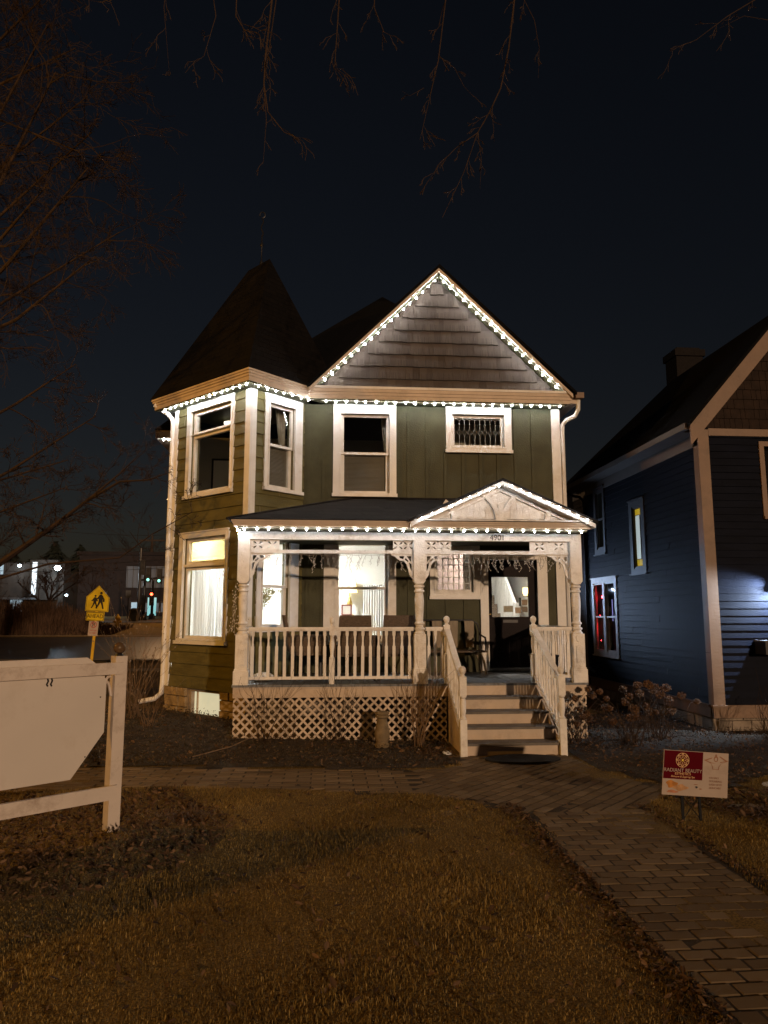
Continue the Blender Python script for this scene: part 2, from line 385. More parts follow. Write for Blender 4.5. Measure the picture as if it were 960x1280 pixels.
def inpoly_n(x, y, P):
    c = np.zeros(len(x), bool); j = len(P)-1
    for i in range(len(P)):
        xi, yi = P[i]; xj, yj = P[j]
        if yi != yj: c ^= ((yi > y) != (yj > y)) & (x < (xj-xi)*(y-yi)/(yj-yi)+xi)
        j = i
    return c
bed_mb = MB()
bed_mb.face([(x, y, 0.0) for x, y in PATH])
mb = MB()
def paver(cx, cy, ang, L, W):
    c, s = math.cos(ang), math.sin(ang); g = 0.0065
    if cy > 6.8 and not inpoly(cx, cy, PATH): return
    zt = gz(cx, cy)+0.011+rng.normal(0, 0.002); tx, ty = rng.normal(0, 0.012, 2)
    mb.t = float(np.clip(rng.normal(0.5, 0.25), 0, 1)); top, bot = [], []
    bl = 0.006
    for sx, sy in ((-1,-1),(1,-1),(1,1),(-1,1)):
        px, py = sx*(L/2-g), sy*(W/2-g); bot.append((cx+px*c-py*s, cy+px*s+py*c, zt-0.06))
        px, py = sx*(L/2-g-bl), sy*(W/2-g-bl); top.append((cx+px*c-py*s, cy+px*s+py*c, zt+px*tx+py*ty))
    mid = [(b[0], b[1], t[2]-bl) for b, t in zip(bot, top)]
    k = len(mb.v); mb.v.extend(bot+mid+top)
    for a in (0, 4):
        for i in range(4):
            j = (i+1) % 4; mb.f.append((k+a+i, k+a+j, k+a+4+j, k+a+4+i)); mb.tone.append(mb.t)
    mb.f.append((k+8,k+9,k+10,k+11)); mb.tone.append(mb.t)
PL_, PW_ = 0.195, 0.118
y = -1.0
row = 0
while y < 6.75:                                      # walk towards the viewer: running bond across the path
    for i in range(-2, 22):
        xa = 1.3+(i+0.5*(row % 2))*PL_; xb = xa+PL_; le = 1.84+0.05*math.sin(y*0.9)+0.02*(y-4); ri = 2.80+0.045*max(0,y-4)+0.012*math.sin(y*3)
        xa, xb = max(xa, le), min(xb, ri)
        if xb-xa > 0.04: paver((xa+xb)/2, y, 0.0, xb-xa, PW_)
    y += PW_; row += 1
a45 = R(45)
for i in range(-46, 46):                             # herringbone-like field in front of the steps, set at 45 degrees
    for j in range(-30, 30):
        u = (i+0.5*(j % 2))*PL_; v = j*PW_
        cx = 2.2+u*math.cos(a45)-v*math.sin(a45); cy = 8.0+u*math.sin(a45)+v*math.cos(a45)
        if cx > 1.0 and cy > 6.74: paver(cx, cy, a45, PL_, PW_)
for j in range(0, 16):                               # side walk towards the street on the left
    for i in range(-36, 6):
        cx = (i+0.5*(j % 2))*0.30; cy = 7.62+j*0.105-0.05*cx*1.2
        if cx < 1.0: paver(cx, cy, -0.06, 0.30, 0.105)
struct(mb.build('path', M['paver']))
sb = MB(); n0 = 0
for xx in np.arange(-9, 3.6, 0.3):
    for yy in np.arange(-6, 9.5, 0.3):
        if inpoly(xx+0.15, yy+0.15, PATH): sb.face([(a, b, gz(a, b)+0.006) for a, b in ((xx,yy),(xx+0.3,yy),(xx+0.3,yy+0.3),(xx,yy+0.3))])
struct(sb.build('path_joint_sand', M['mulch']))

# planting beds
def bed(name, poly, lift=0.016):
    mb = MB(); s = 0.2
    X = [p[0] for p in poly]; Y_ = [p[1] for p in poly]
    for xx in np.arange(min(X), max(X), s):
        for yy in np.arange(min(Y_), max(Y_), s):
            if inpoly(xx+s/2, yy+s/2, poly): mb.face([(a, b, gz(a, b)+lift) for a, b in ((xx,yy),(xx+s,yy),(xx+s,yy+s),(xx,yy+s))])
    return struct(mb.build(name, M['mulch']))
BED_L = [(-6,9.3),(-3.6,9.0),(-1.4,8.97),(0,8.75),(1.1,8.66),(1.58,8.85),(1.7,10.5),(-1.3,10.5),(-1.35,11.7),(-2.9,13.3),(-6,13.4)]
BED_R = [(3.15,9.3),(3.15,8.4),(3.4,7.95),(3.65,7.62),(4.2,7.5),(5.2,8.2),(9,8.2),(9,11),(6.0,11),(6.0,14),(4.2,12.4),(3.8,10.5),(3.15,10.5)]
BED_S = [(-5,6.6),(-3.1,7.5),(-1.5,7.75),(-0.75,6.6),(-0.85,5.7),(-1.5,5.0),(-3,4.7),(-5,4.7)]
BED_Q = [(3.25,7.3),(4.1,7.3),(7,7.6),(7,5.6),(4.2,5.6),(3.6,6.3)]
bed('planting_bed', BED_L); bed('planting_bed', BED_R)

# ------------------------------------------------------------------ the corner house
house = thing('corner_house', 'olive green two-storey house with corner turret, front porch and white trim', 'house', (1.0, 14.5, 0.0))
s2 = math.sqrt(0.5)
T0 = (-1.283, 11.66); TL = 2.15
T1 = (T0[0]-TL*s2, T0[1]+TL*s2)
PLL = Pl(T1, -45); PLR = Pl(T0, 45); PLF = Pl((-0.445, 12.5), 0)
FX = lambda x: x+0.445                               # house front: world X to distance along the wall
ZT = 5.55
# openings as (casing, glass), both (a0, a1, z0, z1)
W = {}
W['LU'] = (PLL, (TL-1.75, TL-0.40, 3.79, 5.48), (TL-1.58, TL-0.52, 3.92, 5.32))
W['LG'] = (PLL, (TL-1.85, TL-0.45, 1.28, 3.18), (TL-1.66, TL-0.57, 1.42, 3.04))
W['RU'] = (PLR, (0.28, 1.13, 3.82, 5.49), (0.43, 0.90, 3.94, 5.28))
W['RG'] = (PLR, (0.18, 1.09, 1.50, 3.18), (0.35, 0.84, 1.62, 3.02))
W['FG'] = (PLF, (FX(-0.06), FX(1.19), 1.27, 3.16), (FX(0.20), FX(1.0), 1.42, 3.03))
W['FU'] = (PLF, (FX(0.08), FX(1.20), 3.82, 5.48), (FX(0.27), FX(1.03), 3.94, 5.27))
W['FS'] = (PLF, (FX(2.10), FX(3.29), 4.64, 5.48), (FX(2.26), FX(3.11), 4.80, 5.30))
W['FP'] = (PLF, (FX(1.785), FX(2.668), 2.04, 3.0), (FX(1.93), FX(2.50), 2.21, 2.86))
DOOR = (FX(2.81), FX(3.69), 0.82, 2.74)
def opening(k): g = W[k][2]; return (g[0]-0.05, g[1]+0.05, g[2]-0.05, g[3]+0.05)
BASE = (TL-1.42, TL-0.60, 0.12, 0.50)
def cells(L, z0, z1, ops, zs=()):
    xc = sorted(set([0, L]+[v for o in ops for v in o[:2] if 0 < v < L]))
    zc = sorted(set([z0, z1]+[v for o in ops for v in o[2:] if z0 < v < z1]+[v for v in zs if z0 < v < z1]))
    for i in range(len(xc)-1):
        for j in range(len(zc)-1):
            mx, mz = (xc[i]+xc[i+1])/2, (zc[j]+zc[j+1])/2
            if not any(o[0] < mx < o[1] and o[2] < mz < o[3] for o in ops): yield xc[i], xc[i+1], zc[j], zc[j+1]
def reveals(mb, pl, ops, d=-0.16):
    for o in ops:
        P = pl.pt
        for (a,b,c,e) in (((o[0],o[2]),(o[1],o[2]),0,1),((o[1],o[2]),(o[1],o[3]),0,1),((o[1],o[3]),(o[0],o[3]),0,1),((o[0],o[3]),(o[0],o[2]),0,1)):
            mb.face([P(a[0],a[1],0.0),P(b[0],b[1],0.0),P(b[0],b[1],d),P(a[0],a[1],d)])
def clap(mb, pl, L, z0, z1, ops, h=0.2, lap=0.022, a_start=0.0):
    zk = [z0+i*h for i in range(int((z1-z0)/h)+2)]; joints = {}; jd = {}
    for a0,a1,za,zb in cells(L, z0, z1, ops, zk):
        k = int((za-z0+1e-6)//h); f = lambda z: 0.004+lap*(1-min(1,max(0,(z-z0-k*h)/h)))
        P = pl.pt
        if k not in joints: joints[k] = sorted(rng.uniform(0, L, max(1, int(L/2.2)))); jd[k] = rng.normal(0, 0.0022, len(joints[k])+1)
        cut = [a0]+[q for q in joints[k] if a0+0.02 < q < a1-0.02]+[a1]
        for b0, b1 in zip(cut[:-1], cut[1:]):
            e = max(-0.003, jd[k][sum(q < (b0+b1)/2 for q in joints[k])]); g_ = 0.0025 if b1 < a1 else 0.0
            mb.face([P(b0,za,f(za)+e),P(b1-g_,za,f(za)+e),P(b1-g_,zb,f(zb)+e),P(b0,zb,f(zb)+e)])
            if abs(za-z0-k*h) < 1e-5: mb.face([P(b0,za,0.0),P(b1-g_,za,0.0),P(b1-g_,za,f(za)+e),P(b0,za,f(za)+e)])
def batten(mb, pl, L, z0, z1, ops, xs_):
    for a0,a1,za,zb in cells(L, z0, z1, ops):
        P = pl.pt; mb.face([P(a0,za,0),P(a1,za,0),P(a1,zb,0),P(a0,zb,0)])
    for x in xs_:
        segs = [(z0, z1)]
        for o in ops:
            if o[0]-0.2 < x < o[1]+0.2:
                ns = []
                for a, b in segs:
                    if o[2] > a: ns.append((a, min(b, o[2])))
                    if o[3] < b: ns.append((max(a, o[3]), b))
                segs = [q for q in ns if q[1]-q[0] > 0.02]
        for a, b in segs: mb.pbox(pl, x-0.028, x+0.028, a, b, 0.0, 0.018)
def inner(mb, pl, L, z0, z1, ops, d=-0.16):
    for a0,a1,za,zb in cells(L, z0, z1, ops):
        P = pl.pt; mb.face([P(a1,za,d),P(a0,za,d),P(a0,zb,d),P(a1,zb,d)])
LL = [opening('LU'), opening('LG')]; RR = [opening('RU'), opening('RG')]
FF = [opening(k) for k in ('FG','FU','FS','FP')]+[DOOR]
RLEN = 1.19; FLEN = FX(4.16)
mb = MB(); clap(mb, PLL, TL, 0.55, ZT, LL); reveals(mb, PLL, LL)
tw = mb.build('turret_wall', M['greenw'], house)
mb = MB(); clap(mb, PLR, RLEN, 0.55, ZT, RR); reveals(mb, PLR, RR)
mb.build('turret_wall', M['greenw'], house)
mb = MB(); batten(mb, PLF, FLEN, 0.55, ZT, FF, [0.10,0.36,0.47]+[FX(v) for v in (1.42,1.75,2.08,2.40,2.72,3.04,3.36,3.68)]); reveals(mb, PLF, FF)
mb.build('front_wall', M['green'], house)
mb = MB()
mb.box(4.16, 4.17, 12.5, 19.5, 0.3, ZT); mb.box(T1[0]-0.02, T1[0], T1[1], 15.4, 0.3, ZT)
mb.box(-3.3, 4.15, 19.5, 19.52, 0.3, ZT); mb.box(-3.3, -2.8, 15.4, 15.42, 0.3, ZT); mb.box(-3.3, -3.28, 15.42, 19.5, 0.3, ZT)
mb.build('side_wall', M['greenw'], house)
# inner skin and rooms
def slab(mb, poly, z0, z1): mb.prism([(p[0], p[1], z0) for p in reversed(poly)], (0,0,z1-z0))
ROOM = [(-1.283,11.90),(-0.50,12.68),(1.5,12.68),(1.5,15.66),(-2.78,15.66),(-2.78,13.40),(-2.60,13.22)]
mb = MB(); inner(mb, PLL, TL, 0.85, 3.25, [opening('LG')]); inner(mb, PLR, RLEN+0.1, 0.85, 3.25, [opening('RG')])
inner(mb, PLF, FX(1.5), 0.85, 3.25, [opening('FG')])
inner(mb, Pl((1.55,12.5),0), 2.6, 0.85, 3.25, [tuple([v-FX(1.55) for v in opening('FP')[:2]])+opening('FP')[2:], tuple([v-FX(1.55) for v in DOOR[:2]])+DOOR[2:]])
mb.box(-2.79,1.5, 15.6,15.66, 0.85,3.25)              # back wall of the front room
mb.box(1.46,1.52, 12.7,15.6, 0.85,3.25)   # partition to the hall
mb.box(-2.795,-2.785, 13.25,15.6, 0.85,3.25)
mb.box(1.52,4.1, 17.2,17.26, 0.85,5.4); mb.box(4.08,4.14, 12.68,17.2, 0.85,5.4)
slab(mb, ROOM, 3.25, 3.31)                           # front room ceiling
mb.box(1.5,4.14, 12.66,13.6, 3.25,3.31)
mb.build('interior_wall', M['plaster'], house)
mb = MB(); mb.box(1.525,2.60,13.70,13.75,0.852,3.248); mb.build('hall_partition', mat('pinkish_wallpaper', (0.45,0.33,0.30), 0.8, 0.25, 12), house)
mb = MB(); slab(mb, ROOM, 0.80, 0.85); mb.box(1.5,4.1,12.67,17.2,0.80,0.85); mb.build('interior_floor', M['floor_in'], house)
mb = MB(); inner(mb, PLL, TL, 3.45, 5.5, [opening('LU')]); inner(mb, PLR, RLEN+0.1, 3.45, 5.5, [opening('RU')])
inner(mb, PLF, FX(1.9), 3.45, 5.5, [opening('FU')])
inner(mb, Pl((1.95,12.5),0), 2.2, 3.45, 5.5, [tuple([v-FX(1.95) for v in opening('FS')[:2]])+opening('FS')[2:]])
mb.box(-2.79,4.1, 15.2,15.26, 3.45,5.5); mb.box(1.9,1.95, 12.7,15.2, 3.45,5.5); slab(mb, ROOM, 3.40, 3.45); mb.box(1.52,4.1,12.67,13.6,3.40,3.45)
mb.box(-2.795,-2.785, 13.25,15.2, 3.45,5.5); mb.box(4.08,4.12, 12.7,13.6, 3.4,5.5); mb.box(1.95,4.1, 13.7,13.75, 3.45,5.5)
mb.box(-0.42,-0.36,12.9,15.2,3.45,5.5)
mb.build('upstairs_room', M['plasterd'], house)

def window(key, mid=None, pane=None, deep=0.04, trans=None, cas=M['white'], sillz=0.06):
    pl, c, g = W[key]; o = opening(key)
    mb = MB(); mb.ring(pl, (c[0],c[1],c[2]+sillz,c[3]), o, 0.0, deep)
    mb.ring(pl, (o[0]-0.02,o[1]+0.02,o[2]-0.02,o[3]+0.05), o, deep, deep+0.012)
    mb.pbox(pl, c[0]-0.01, c[1]+0.01, c[3], c[3]+0.02, 0.0, deep+0.02)
    fr = mb.build('window', cas, house)
    mb = MB(); mb.pbox(pl, c[0]-0.015, c[1]+0.015, c[2], c[2]+sillz-0.002, 0.0, deep+0.04); mb.build('sill', cas, fr)
    mb = MB(); d0 = -0.09
    if trans:                                        # fixed pane below a hinged transom light
        zt0, zt1 = trans
        mb.ring(pl, o, (g[0],g[1],g[2],zt0), d0, -0.03) if False else None
        mb.ring(pl, (o[0],o[1],o[2],zt0+0.02), (g[0],g[1],g[2],zt0-0.03), d0, -0.03)
        mb.pbox(pl, o[0], o[1], zt0+0.022, zt1-0.022, d0, 0.03)
        mb.ring(pl, (o[0],o[1],zt1-0.02,o[3]), (g[0]+0.02,g[1]-0.02,zt1+0.03,g[3]-0.01), d0, -0.03)
        panes = [(g[0],g[1],g[2],zt0-0.03),(g[0]+0.02,g[1]-0.02,zt1+0.03,g[3]-0.01)]
    elif mid:
        mb.ring(pl, (o[0],o[1],mid-0.02,o[3]), (g[0],g[1],mid+0.022,g[3]), d0+0.03, -0.02)
        mb.ring(pl, (o[0],o[1],o[2],mid+0.018), (g[0]+0.01,g[1]-0.01,g[2],mid-0.022), d0-0.02, -0.055)
        mb.pbox(pl, g[0]+0.15, g[0]+0.20, mid+0.0185, mid+0.034, -0.07, -0.0605); mb.pbox(pl, g[1]-0.20, g[1]-0.15, mid+0.0185, mid+0.034, -0.07, -0.0605)
        panes = [(g[0],g[1],mid+0.022,g[3]),(g[0]+0.01,g[1]-0.01,g[2],mid-0.022)]
    else:
        mb.ring(pl, o, g, d0, -0.03); panes = [g]
    mb.build('sash', cas, fr)
    for i, p in enumerate(panes):
        q = MB(); dd = -0.06 if i == 0 or trans else -0.085
        q.pbox(pl, p[0]+0.001, p[1]-0.001, p[2]+0.001, p[3]-0.001, dd-0.004, dd); q.build('pane', pane or M['glass'], fr)
    return fr
wLU = window('LU', trans=(4.915, 4.965)); wLG = window('LG', trans=(2.57, 2.66))
wRU = window('RU', mid=4.62); wRG = window('RG', mid=2.24); wFG = window('FG', mid=2.23, deep=0.05); wFU = window('FU', mid=4.61, deep=0.05)
wFS = window('FS', deep=0.05); wFP = window('FP')
# leaded pattern of the small upper window
pl, c, g = W['FS']; mb = MB(); n = 9
for i in range(n+1):
    a = g[0]+(g[1]-g[0])*(i/n); d = -0.052; zm = (g[2]+g[3])/2-0.01; wd = (g[1]-g[0])/n/2
    if 0 < i < n: pass
    aa = a
    for sgn in (1, -1):
        if g[0] <= aa <= g[1]:
            mb.tube([pl.pt(aa, zm+sgn*0.05, d), pl.pt(aa, zm+sgn*0.22, d)], 0.0045, 4)
            for q in (-1, 1):
                if g[0]-0.001 <= aa+q*wd <= g[1]+0.001:
                    mb.tube([pl.pt(aa, zm+sgn*0.05, d), pl.pt(aa+q*wd, zm, d)], 0.0045, 4)
                    mb.tube([pl.pt(aa, zm+sgn*0.22, d), pl.pt(aa+q*wd, zm+sgn*0.245, d)], 0.004, 4)
mb.build('leading', mat('lead_came', (0.20,0.19,0.17), 0.4, 0.1, 5), wFS)
pl, c, g = W['FP']; mb = MB()
for i in range(1, 6): mb.pbox(pl, g[0]+(g[1]-g[0])*i/6-0.008, g[0]+(g[1]-g[0])*i/6+0.008, g[2], g[3], -0.075, -0.045)
for j in range(1, 6):
    z = g[2]+(g[3]-g[2])*j/6; mb.pbox(pl, g[0], g[1], z-0.007, z+0.007, -0.0745, -0.0455)
mb.build('muntin', M['white'], wFP)
t = thing('framed_picture', 'pale picture on the back wall of the dim upstairs turret room', 'picture', (-2.3,15.15,4.4))
mb = MB(); mb.pbox(Pl((0,15.195),0),-2.42,-2.06,4.25,5.0,0,0.02); mb.build('print', M['plaster'], t)
mb = MB(); mb.ring(Pl((0,15.195),0),(-2.46,-2.02,4.21,5.04),(-2.42,-2.06,4.25,5.0),0,0.03); mb.build('frame', M['black'], t)
# half blinds, curtains inside
def blind(key, z0, z1, material, label, d=-0.12, a0=None, a1=None, name='window_blind'):
    pl, c, g = W[key]; mb = MB(); A0, A1 = (a0 if a0 is not None else g[0]-0.03), (a1 if a1 is not None else g[1]+0.03); P = pl.pt; n = int((z1-z0)/0.022); hz = (z1-z0)/n
    for i in range(n):
        za = z0+i*hz; j = rng.normal(0, 0.0015, 2); mb.face([P(A0,za,d+j[0]),P(A1,za,d+j[1]),P(A1,za+hz/2,d+0.008),P(A0,za+hz/2,d+0.008)]); mb.face([P(A0,za+hz/2,d+0.008),P(A1,za+hz/2,d+0.008),P(A1,za+hz,d),P(A0,za+hz,d)])
    mb.pbox(pl, A0, A1, z1, z1+0.015, d-0.005, d+0.01)
    return tag(mb.build(name, material), label, 'blind')
blind('FU', 3.9, 4.60, M['shade'], 'brown blind drawn over the lower half of the upstairs front window')
blind('RU', 3.9, 4.60, M['shade'], 'brown blind drawn over the lower half of the narrow upstairs turret window')
blind('LG', 2.58, 3.05, M['amber'], 'glowing amber blind behind the transom of the ground floor turret window')
def curtain(pl, a0, a1, z0, z1, d, material, label, folds=9, amp=0.025, tie=None):
    mb = MB(); n = folds*8; rows = 10
    ph = rng.uniform(0, 6)
    for j in range(rows+1):
        t = j/rows; z = z0+(z1-z0)*t
        for i in range(n+1):
            s = i/n; aa = a0+(a1-a0)*s
            if tie: aa = aa+(tie[1]-aa)*tie[2]*math.exp(-((z-tie[0])/0.45)**2)
            mb.v.append(pl.pt(aa, z, d+amp*math.sin(s*folds*2*math.pi+ph+0.8*math.sin(s*5+t))+0.3*amp*math.sin(s*41+ph)))
    for j in range(rows):
        for i in range(n): mb.f.append((j*(n+1)+i, j*(n+1)+i+1, (j+1)*(n+1)+i+1, (j+1)*(n+1)+i)); mb.tone.append(0.5)
    return tag(mb.build('curtain', material, smooth=True), label, 'curtain')
g = W['LG'][2]
curtain(PLL, g[0]-0.04, (g[0]+g[1])/2-0.02, 1.3, 2.62, -0.22, M['curtain'], 'white curtain on the left half of the bright ground floor turret window')
curtain(PLL, (g[0]+g[1])/2+0.04, g[1]+0.04, 1.3, 2.62, -0.25, M['curtain'], 'white curtain on the right half of the bright ground floor turret window')
g = W['RU'][2]
curtain(PLR, g[0]-0.02, g[0]+0.20, 4.5, 5.35, -0.2, M['curtain2'], 'beige curtain tied left in the narrow upstairs turret window', 4, 0.02, (4.6, g[0]-0.05, 0.5))
curtain(PLR, g[1]-0.20, g[1]+0.02, 4.5, 5.35, -0.2, M['curtain2'], 'beige curtain tied right in the narrow upstairs turret window', 4, 0.02, (4.6, g[1]+0.02, 0.45))
g = W['FU'][2]
curtain(PLF, g[1]-0.08, g[1]+0.03, 4.3, 5.3, -0.22, M['curtain2'], 'thin pale curtain at the right edge of the upstairs front window', 2, 0.02, (4.5, g[1]+0.02, 0.6))
g = W['FG'][2]
curtain(PLF, g[1]-0.36, g[1]+0.02, 0.95, 2.3, -0.35, M['curtain'], 'sheer white curtain low in the right of the bright front room window', 9, 0.008)

# front door
mb = MB(); P = PLF
z1 = DOOR[3]
ga = (FX(2.885), FX(3.55), 1.735, 2.435)
mb.ring(P, (DOOR[0]+0.01, DOOR[1]-0.01, 0.86, z1-0.01), ga, -0.10, -0.05)
mb.ring(P, (ga[0]-0.015, ga[1]+0.015, ga[2]-0.015, ga[3]+0.015), ga, -0.05, -0.035)
def panel(a0,a1,z0,z1_): mb.ring(P, (a0,a1,z0,z1_), (a0+0.02,a1-0.02,z0+0.02,z1_-0.02), -0.05, -0.04)
panel(FX(2.90), FX(3.60), 1.42, 1.58)
for i in range(3):
    panel(FX(2.92)+i*0.24, FX(2.92)+i*0.24+0.17, 1.18, 1.36); panel(FX(2.92)+i*0.24, FX(2.92)+i*0.24+0.17, 0.93, 1.14)
door = mb.build('front_door', M['door'], house)
mb = MB(); mb.pbox(P, ga[0]+0.001, ga[1]-0.001, ga[2]+0.001, ga[3]-0.001, -0.078, -0.072); mb.build('pane', M['glass'], door)
mb = MB(); mb.ball(P.pt(FX(2.845), 1.78, -0.02), 0.024, 0.8, 10, 6); mb.tube([P.pt(FX(2.845),1.78,-0.05), P.pt(FX(2.845),1.78,-0.02)], 0.012, 8); mb.build('door_knob', M['brass'], door, True)
mb = MB(); mb.pbox(P, FX(3.08), FX(3.34), 1.635, 1.685, -0.05, -0.04); mb.build('letter_slot', M['black'], door)
mb = MB()
mb.pbox(P, FX(2.669), DOOR[0], 0.82, 2.9, 0.0, 0.045); mb.pbox(P, DOOR[1], FX(3.87), 0.82, 2.9, 0.0, 0.045); mb.pbox(P, DOOR[0], DOOR[1], DOOR[3], 2.9, 0.0, 0.05)
mb.build('door_casing', M['white'], house)
mb = MB(); mb.pbox(P, DOOR[0], DOOR[1], 0.82, 0.855, -0.15, 0.06); mb.build('threshold', M['tread'], house)
# cards stuck inside the door glass
for i, (x, z, w_, h_, cc, lab) in enumerate([(3.185, 1.875, 0.17, 0.11, (0.42,0.36,0.26), 'wide olive card stuck low behind the front door glass, leftmost of the cards'),
        (3.36, 1.85, 0.10, 0.10, (0.50,0.36,0.26), 'small tan card at the bottom of the front door glass'),
        (3.48, 1.985, 0.10, 0.10, (0.33,0.24,0.17), 'brown square card in the upper right of the cards on the front door glass'),
        (3.48, 1.868, 0.10, 0.10, (0.25,0.20,0.16), 'dark square card in the lower right corner of the front door glass'),
        (3.40, 2.00, 0.045, 0.15, (0.05,0.07,0.08), 'tall narrow dark card on the front door glass')]):
    mb = MB(); mb.pbox(PLF, FX(x-w_/2), FX(x+w_/2), z-h_/2, z+h_/2, -0.083, -0.080)
    tag(mb.build('notice_card', mat('card', cc, 0.7, 0.12, 30)), lab, 'card')
# staircase in the hall
mb = MB()
for i in range(11): mb.box(2.62, 3.58, 13.75+0.26*i, 13.75+0.26*(i+1)+0.02, 0.85, 1.04+0.19*i)
stc = mb.build('inner_staircase', M['carpet'], house)
mb = MB()
for i in range(11):
    mb.box(3.58, 3.66, 13.73+0.26*i, 13.75+0.26*(i+1), 0.85, 1.045+0.19*i)
    for q in (0.05, 0.18): mb.box(3.60, 3.635, 13.75+0.26*i+q, 13.785+0.26*i+q, 1.045+0.19*i, 1.95+0.19*i+q*0.73)
mb.tube([(3.617, 13.6, 1.88), (3.617, 16.6, 4.07)], 0.035, 8); mb.box(3.57,3.66,13.58,13.68,0.85,2.0)
mb.build('inner_banister', M['plaster'], stc)

# corner boards, cornice, gutters
for bxs in ([(PLL, TL-0.10, TL+0.03), (PLR, 0.0, 0.10)], [(PLL, 0.0, 0.11)], [(PLF, FX(4.035), FX(4.19))]):
    mb = MB()
    for pl, a, b in bxs: mb.pbox(pl, a, b, 0.55, 5.5, 0.0, 0.033)
    if pl is PLF: mb.box(4.165, 4.193, 12.499, 12.62, 0.55, 5.5)
    mb.build('corner_board', M['white'], house)
def off_poly(P_, d):
    n = len(P_); out = []
    for i in range(n):
        p0, p1, p2 = Vector(P_[i-1]), Vector(P_[i]), Vector(P_[(i+1) % n])
        e1 = (p1-p0).normalized(); e2 = (p2-p1).normalized()
        n1 = Vector((e1.y, -e1.x)); n2 = Vector((e2.y, -e2.x)); b = (n1+n2).normalized()
        out.append(p1+b*(d/max(0.2, b.dot(n1))))
    return out
TD = 1.47
tow = [Vector(T0), Vector((T0[0]+TD*s2, T0[1]+TD*s2)), Vector((T0[0]+TD*s2-TL*s2, T0[1]+TD*s2+TL*s2)), Vector(T1)]
def slab(mb, poly, z0, z1): mb.prism([(p[0], p[1], z0) for p in reversed(poly)], (0,0,z1-z0))
mb = MB()
for d, a, b in ((0.285,5.502,5.575),(0.298,5.577,5.62),(0.315,5.622,5.66),(0.33,5.662,5.695)): slab(mb, off_poly(tow, d), a, b)
mb.build('turret_cornice', M['cornice'], house)
mb = MB(); slab(mb, off_poly(tow, 0.275), 5.485, 5.50); mb.build('turret_soffit', M['green'], house)
mb = MB()
for y0, a, b in ((12.17,5.502,5.565),(12.155,5.567,5.62),(12.14,5.622,5.68)): mb.box(-0.34, 4.26+(12.20-y0), y0, 12.55, a, b)
mb.box(4.165, 4.45, 12.2, 19.6, 5.52, 5.68)
mb.build('front_cornice', M['cornice'], house)
mb = MB(); mb.box(-0.36, 4.24, 12.182, 12.497, 5.485, 5.50); mb.build('front_soffit', M['green'], house)
# gable
GA = (1.95, 7.96); GLx, GRx, Gz = -0.36, 4.33, 5.70
def rake_slab(mb, x0, z0, x1, z1, t, y0, y1):      # a board following the rake, thickness t measured downwards
    mb.prism([(x0, y0, z0), (x1, y0, z1), (x1, y0, z1-t), (x0, y0, z0-t)], (0, y1-y0, 0))
mb = MB(); rake_slab(mb, GLx-0.02, Gz+0.015, GA[0], GA[1]+0.05, 0.05, 12.06, 17.0); rake_slab(mb, GA[0], GA[1]+0.05, GRx+0.06, Gz-0.0, 0.05, 12.06, 17.0)
gr = mb.build('gable_roof', M['broof'], house)
mb = MB()
for (x, z) in ((GLx, Gz), (GRx, Gz)):
    x_in = x+(0.10 if x < 2 else -0.10)
    rake_slab(mb, x, z-0.035, GA[0], GA[1]-0.003, 0.065, 12.10, 12.16)
mb.build('bargeboard', M['cornice'], house)
mb = MB()
for (x, z) in ((GLx, Gz), (GRx, Gz)): rake_slab(mb, x, z-0.04, GA[0], GA[1]-0.01, 0.055, 12.162, 12.44)
mb.build('gable_soffit', M['green'], house)
mb = MB(); mb.box(-0.30, 4.28, 12.13, 12.45, 5.683, 5.725); mb.box(-0.30,4.28,12.40,12.449,5.726,5.80); mb.build('gable_ledge', M['white'], house)
# cedar shakes of the gable, row over row
mb = MB(); mb.prism([(GLx, 12.46, 5.7), (GRx, 12.46, 5.7), (GA[0], 12.46, GA[1]-0.05)], (0, 0.03, 0))
z = 5.73; rowh = 0.232
def rake_x(z): t = min(1, max(0, (z-5.66)/(GA[1]-5.66))); return GLx+(GA[0]-GLx)*t+0.02, GRx+(GA[0]-GRx)*t-0.02
while z < 7.85:
    xl, xr = rake_x(z); x = xl
    while x < xr-0.02:
        wd = min(rng.uniform(0.07, 0.16), xr-x); zz = z+rng.normal(0, 0.0025); mb.t = float(np.clip(rng.normal(0.60, 0.09), 0, 1))
        xm = x+wd/2; tx = rake_x(min(zz+rowh+0.04, 7.9)); a, b = max(x, tx[0]), min(x+wd-0.002, tx[1])
        if b > a+0.01:
            d0 = 12.398+rng.normal(0, 0.003)
            mb.hexa([(x,d0,zz),(x+wd-0.002,d0,zz),(x+wd-0.002,12.455,zz),(x,12.455,zz),(a,12.44,zz+rowh+0.04),(b,12.44,zz+rowh+0.04),(b,12.458,zz+rowh+0.04),(a,12.458,zz+rowh+0.04)])
            # split grain of the board
            for q in range(int(wd/0.018)):
                if rng.random() < 0.75:
                    gx = x+0.008+q*0.018+rng.uniform(-0.006,0.006)
                    if gx < b-0.004 and gx > a: 
                        mb.t = float(rng.uniform(0,0.5)); mb.hexa([(gx,d0-0.003,zz+0.003),(gx+0.006,d0-0.003,zz+0.003),(gx+0.006,d0+0.01,zz+0.003),(gx,d0+0.01,zz+0.003),(gx,12.437,zz+rowh),(gx+0.005,12.437,zz+rowh),(gx+0.005,12.45,zz+rowh),(gx,12.45,zz+rowh)])
        x += wd
    z += rowh
mb.build('gable_shakes', M['shake'], house)
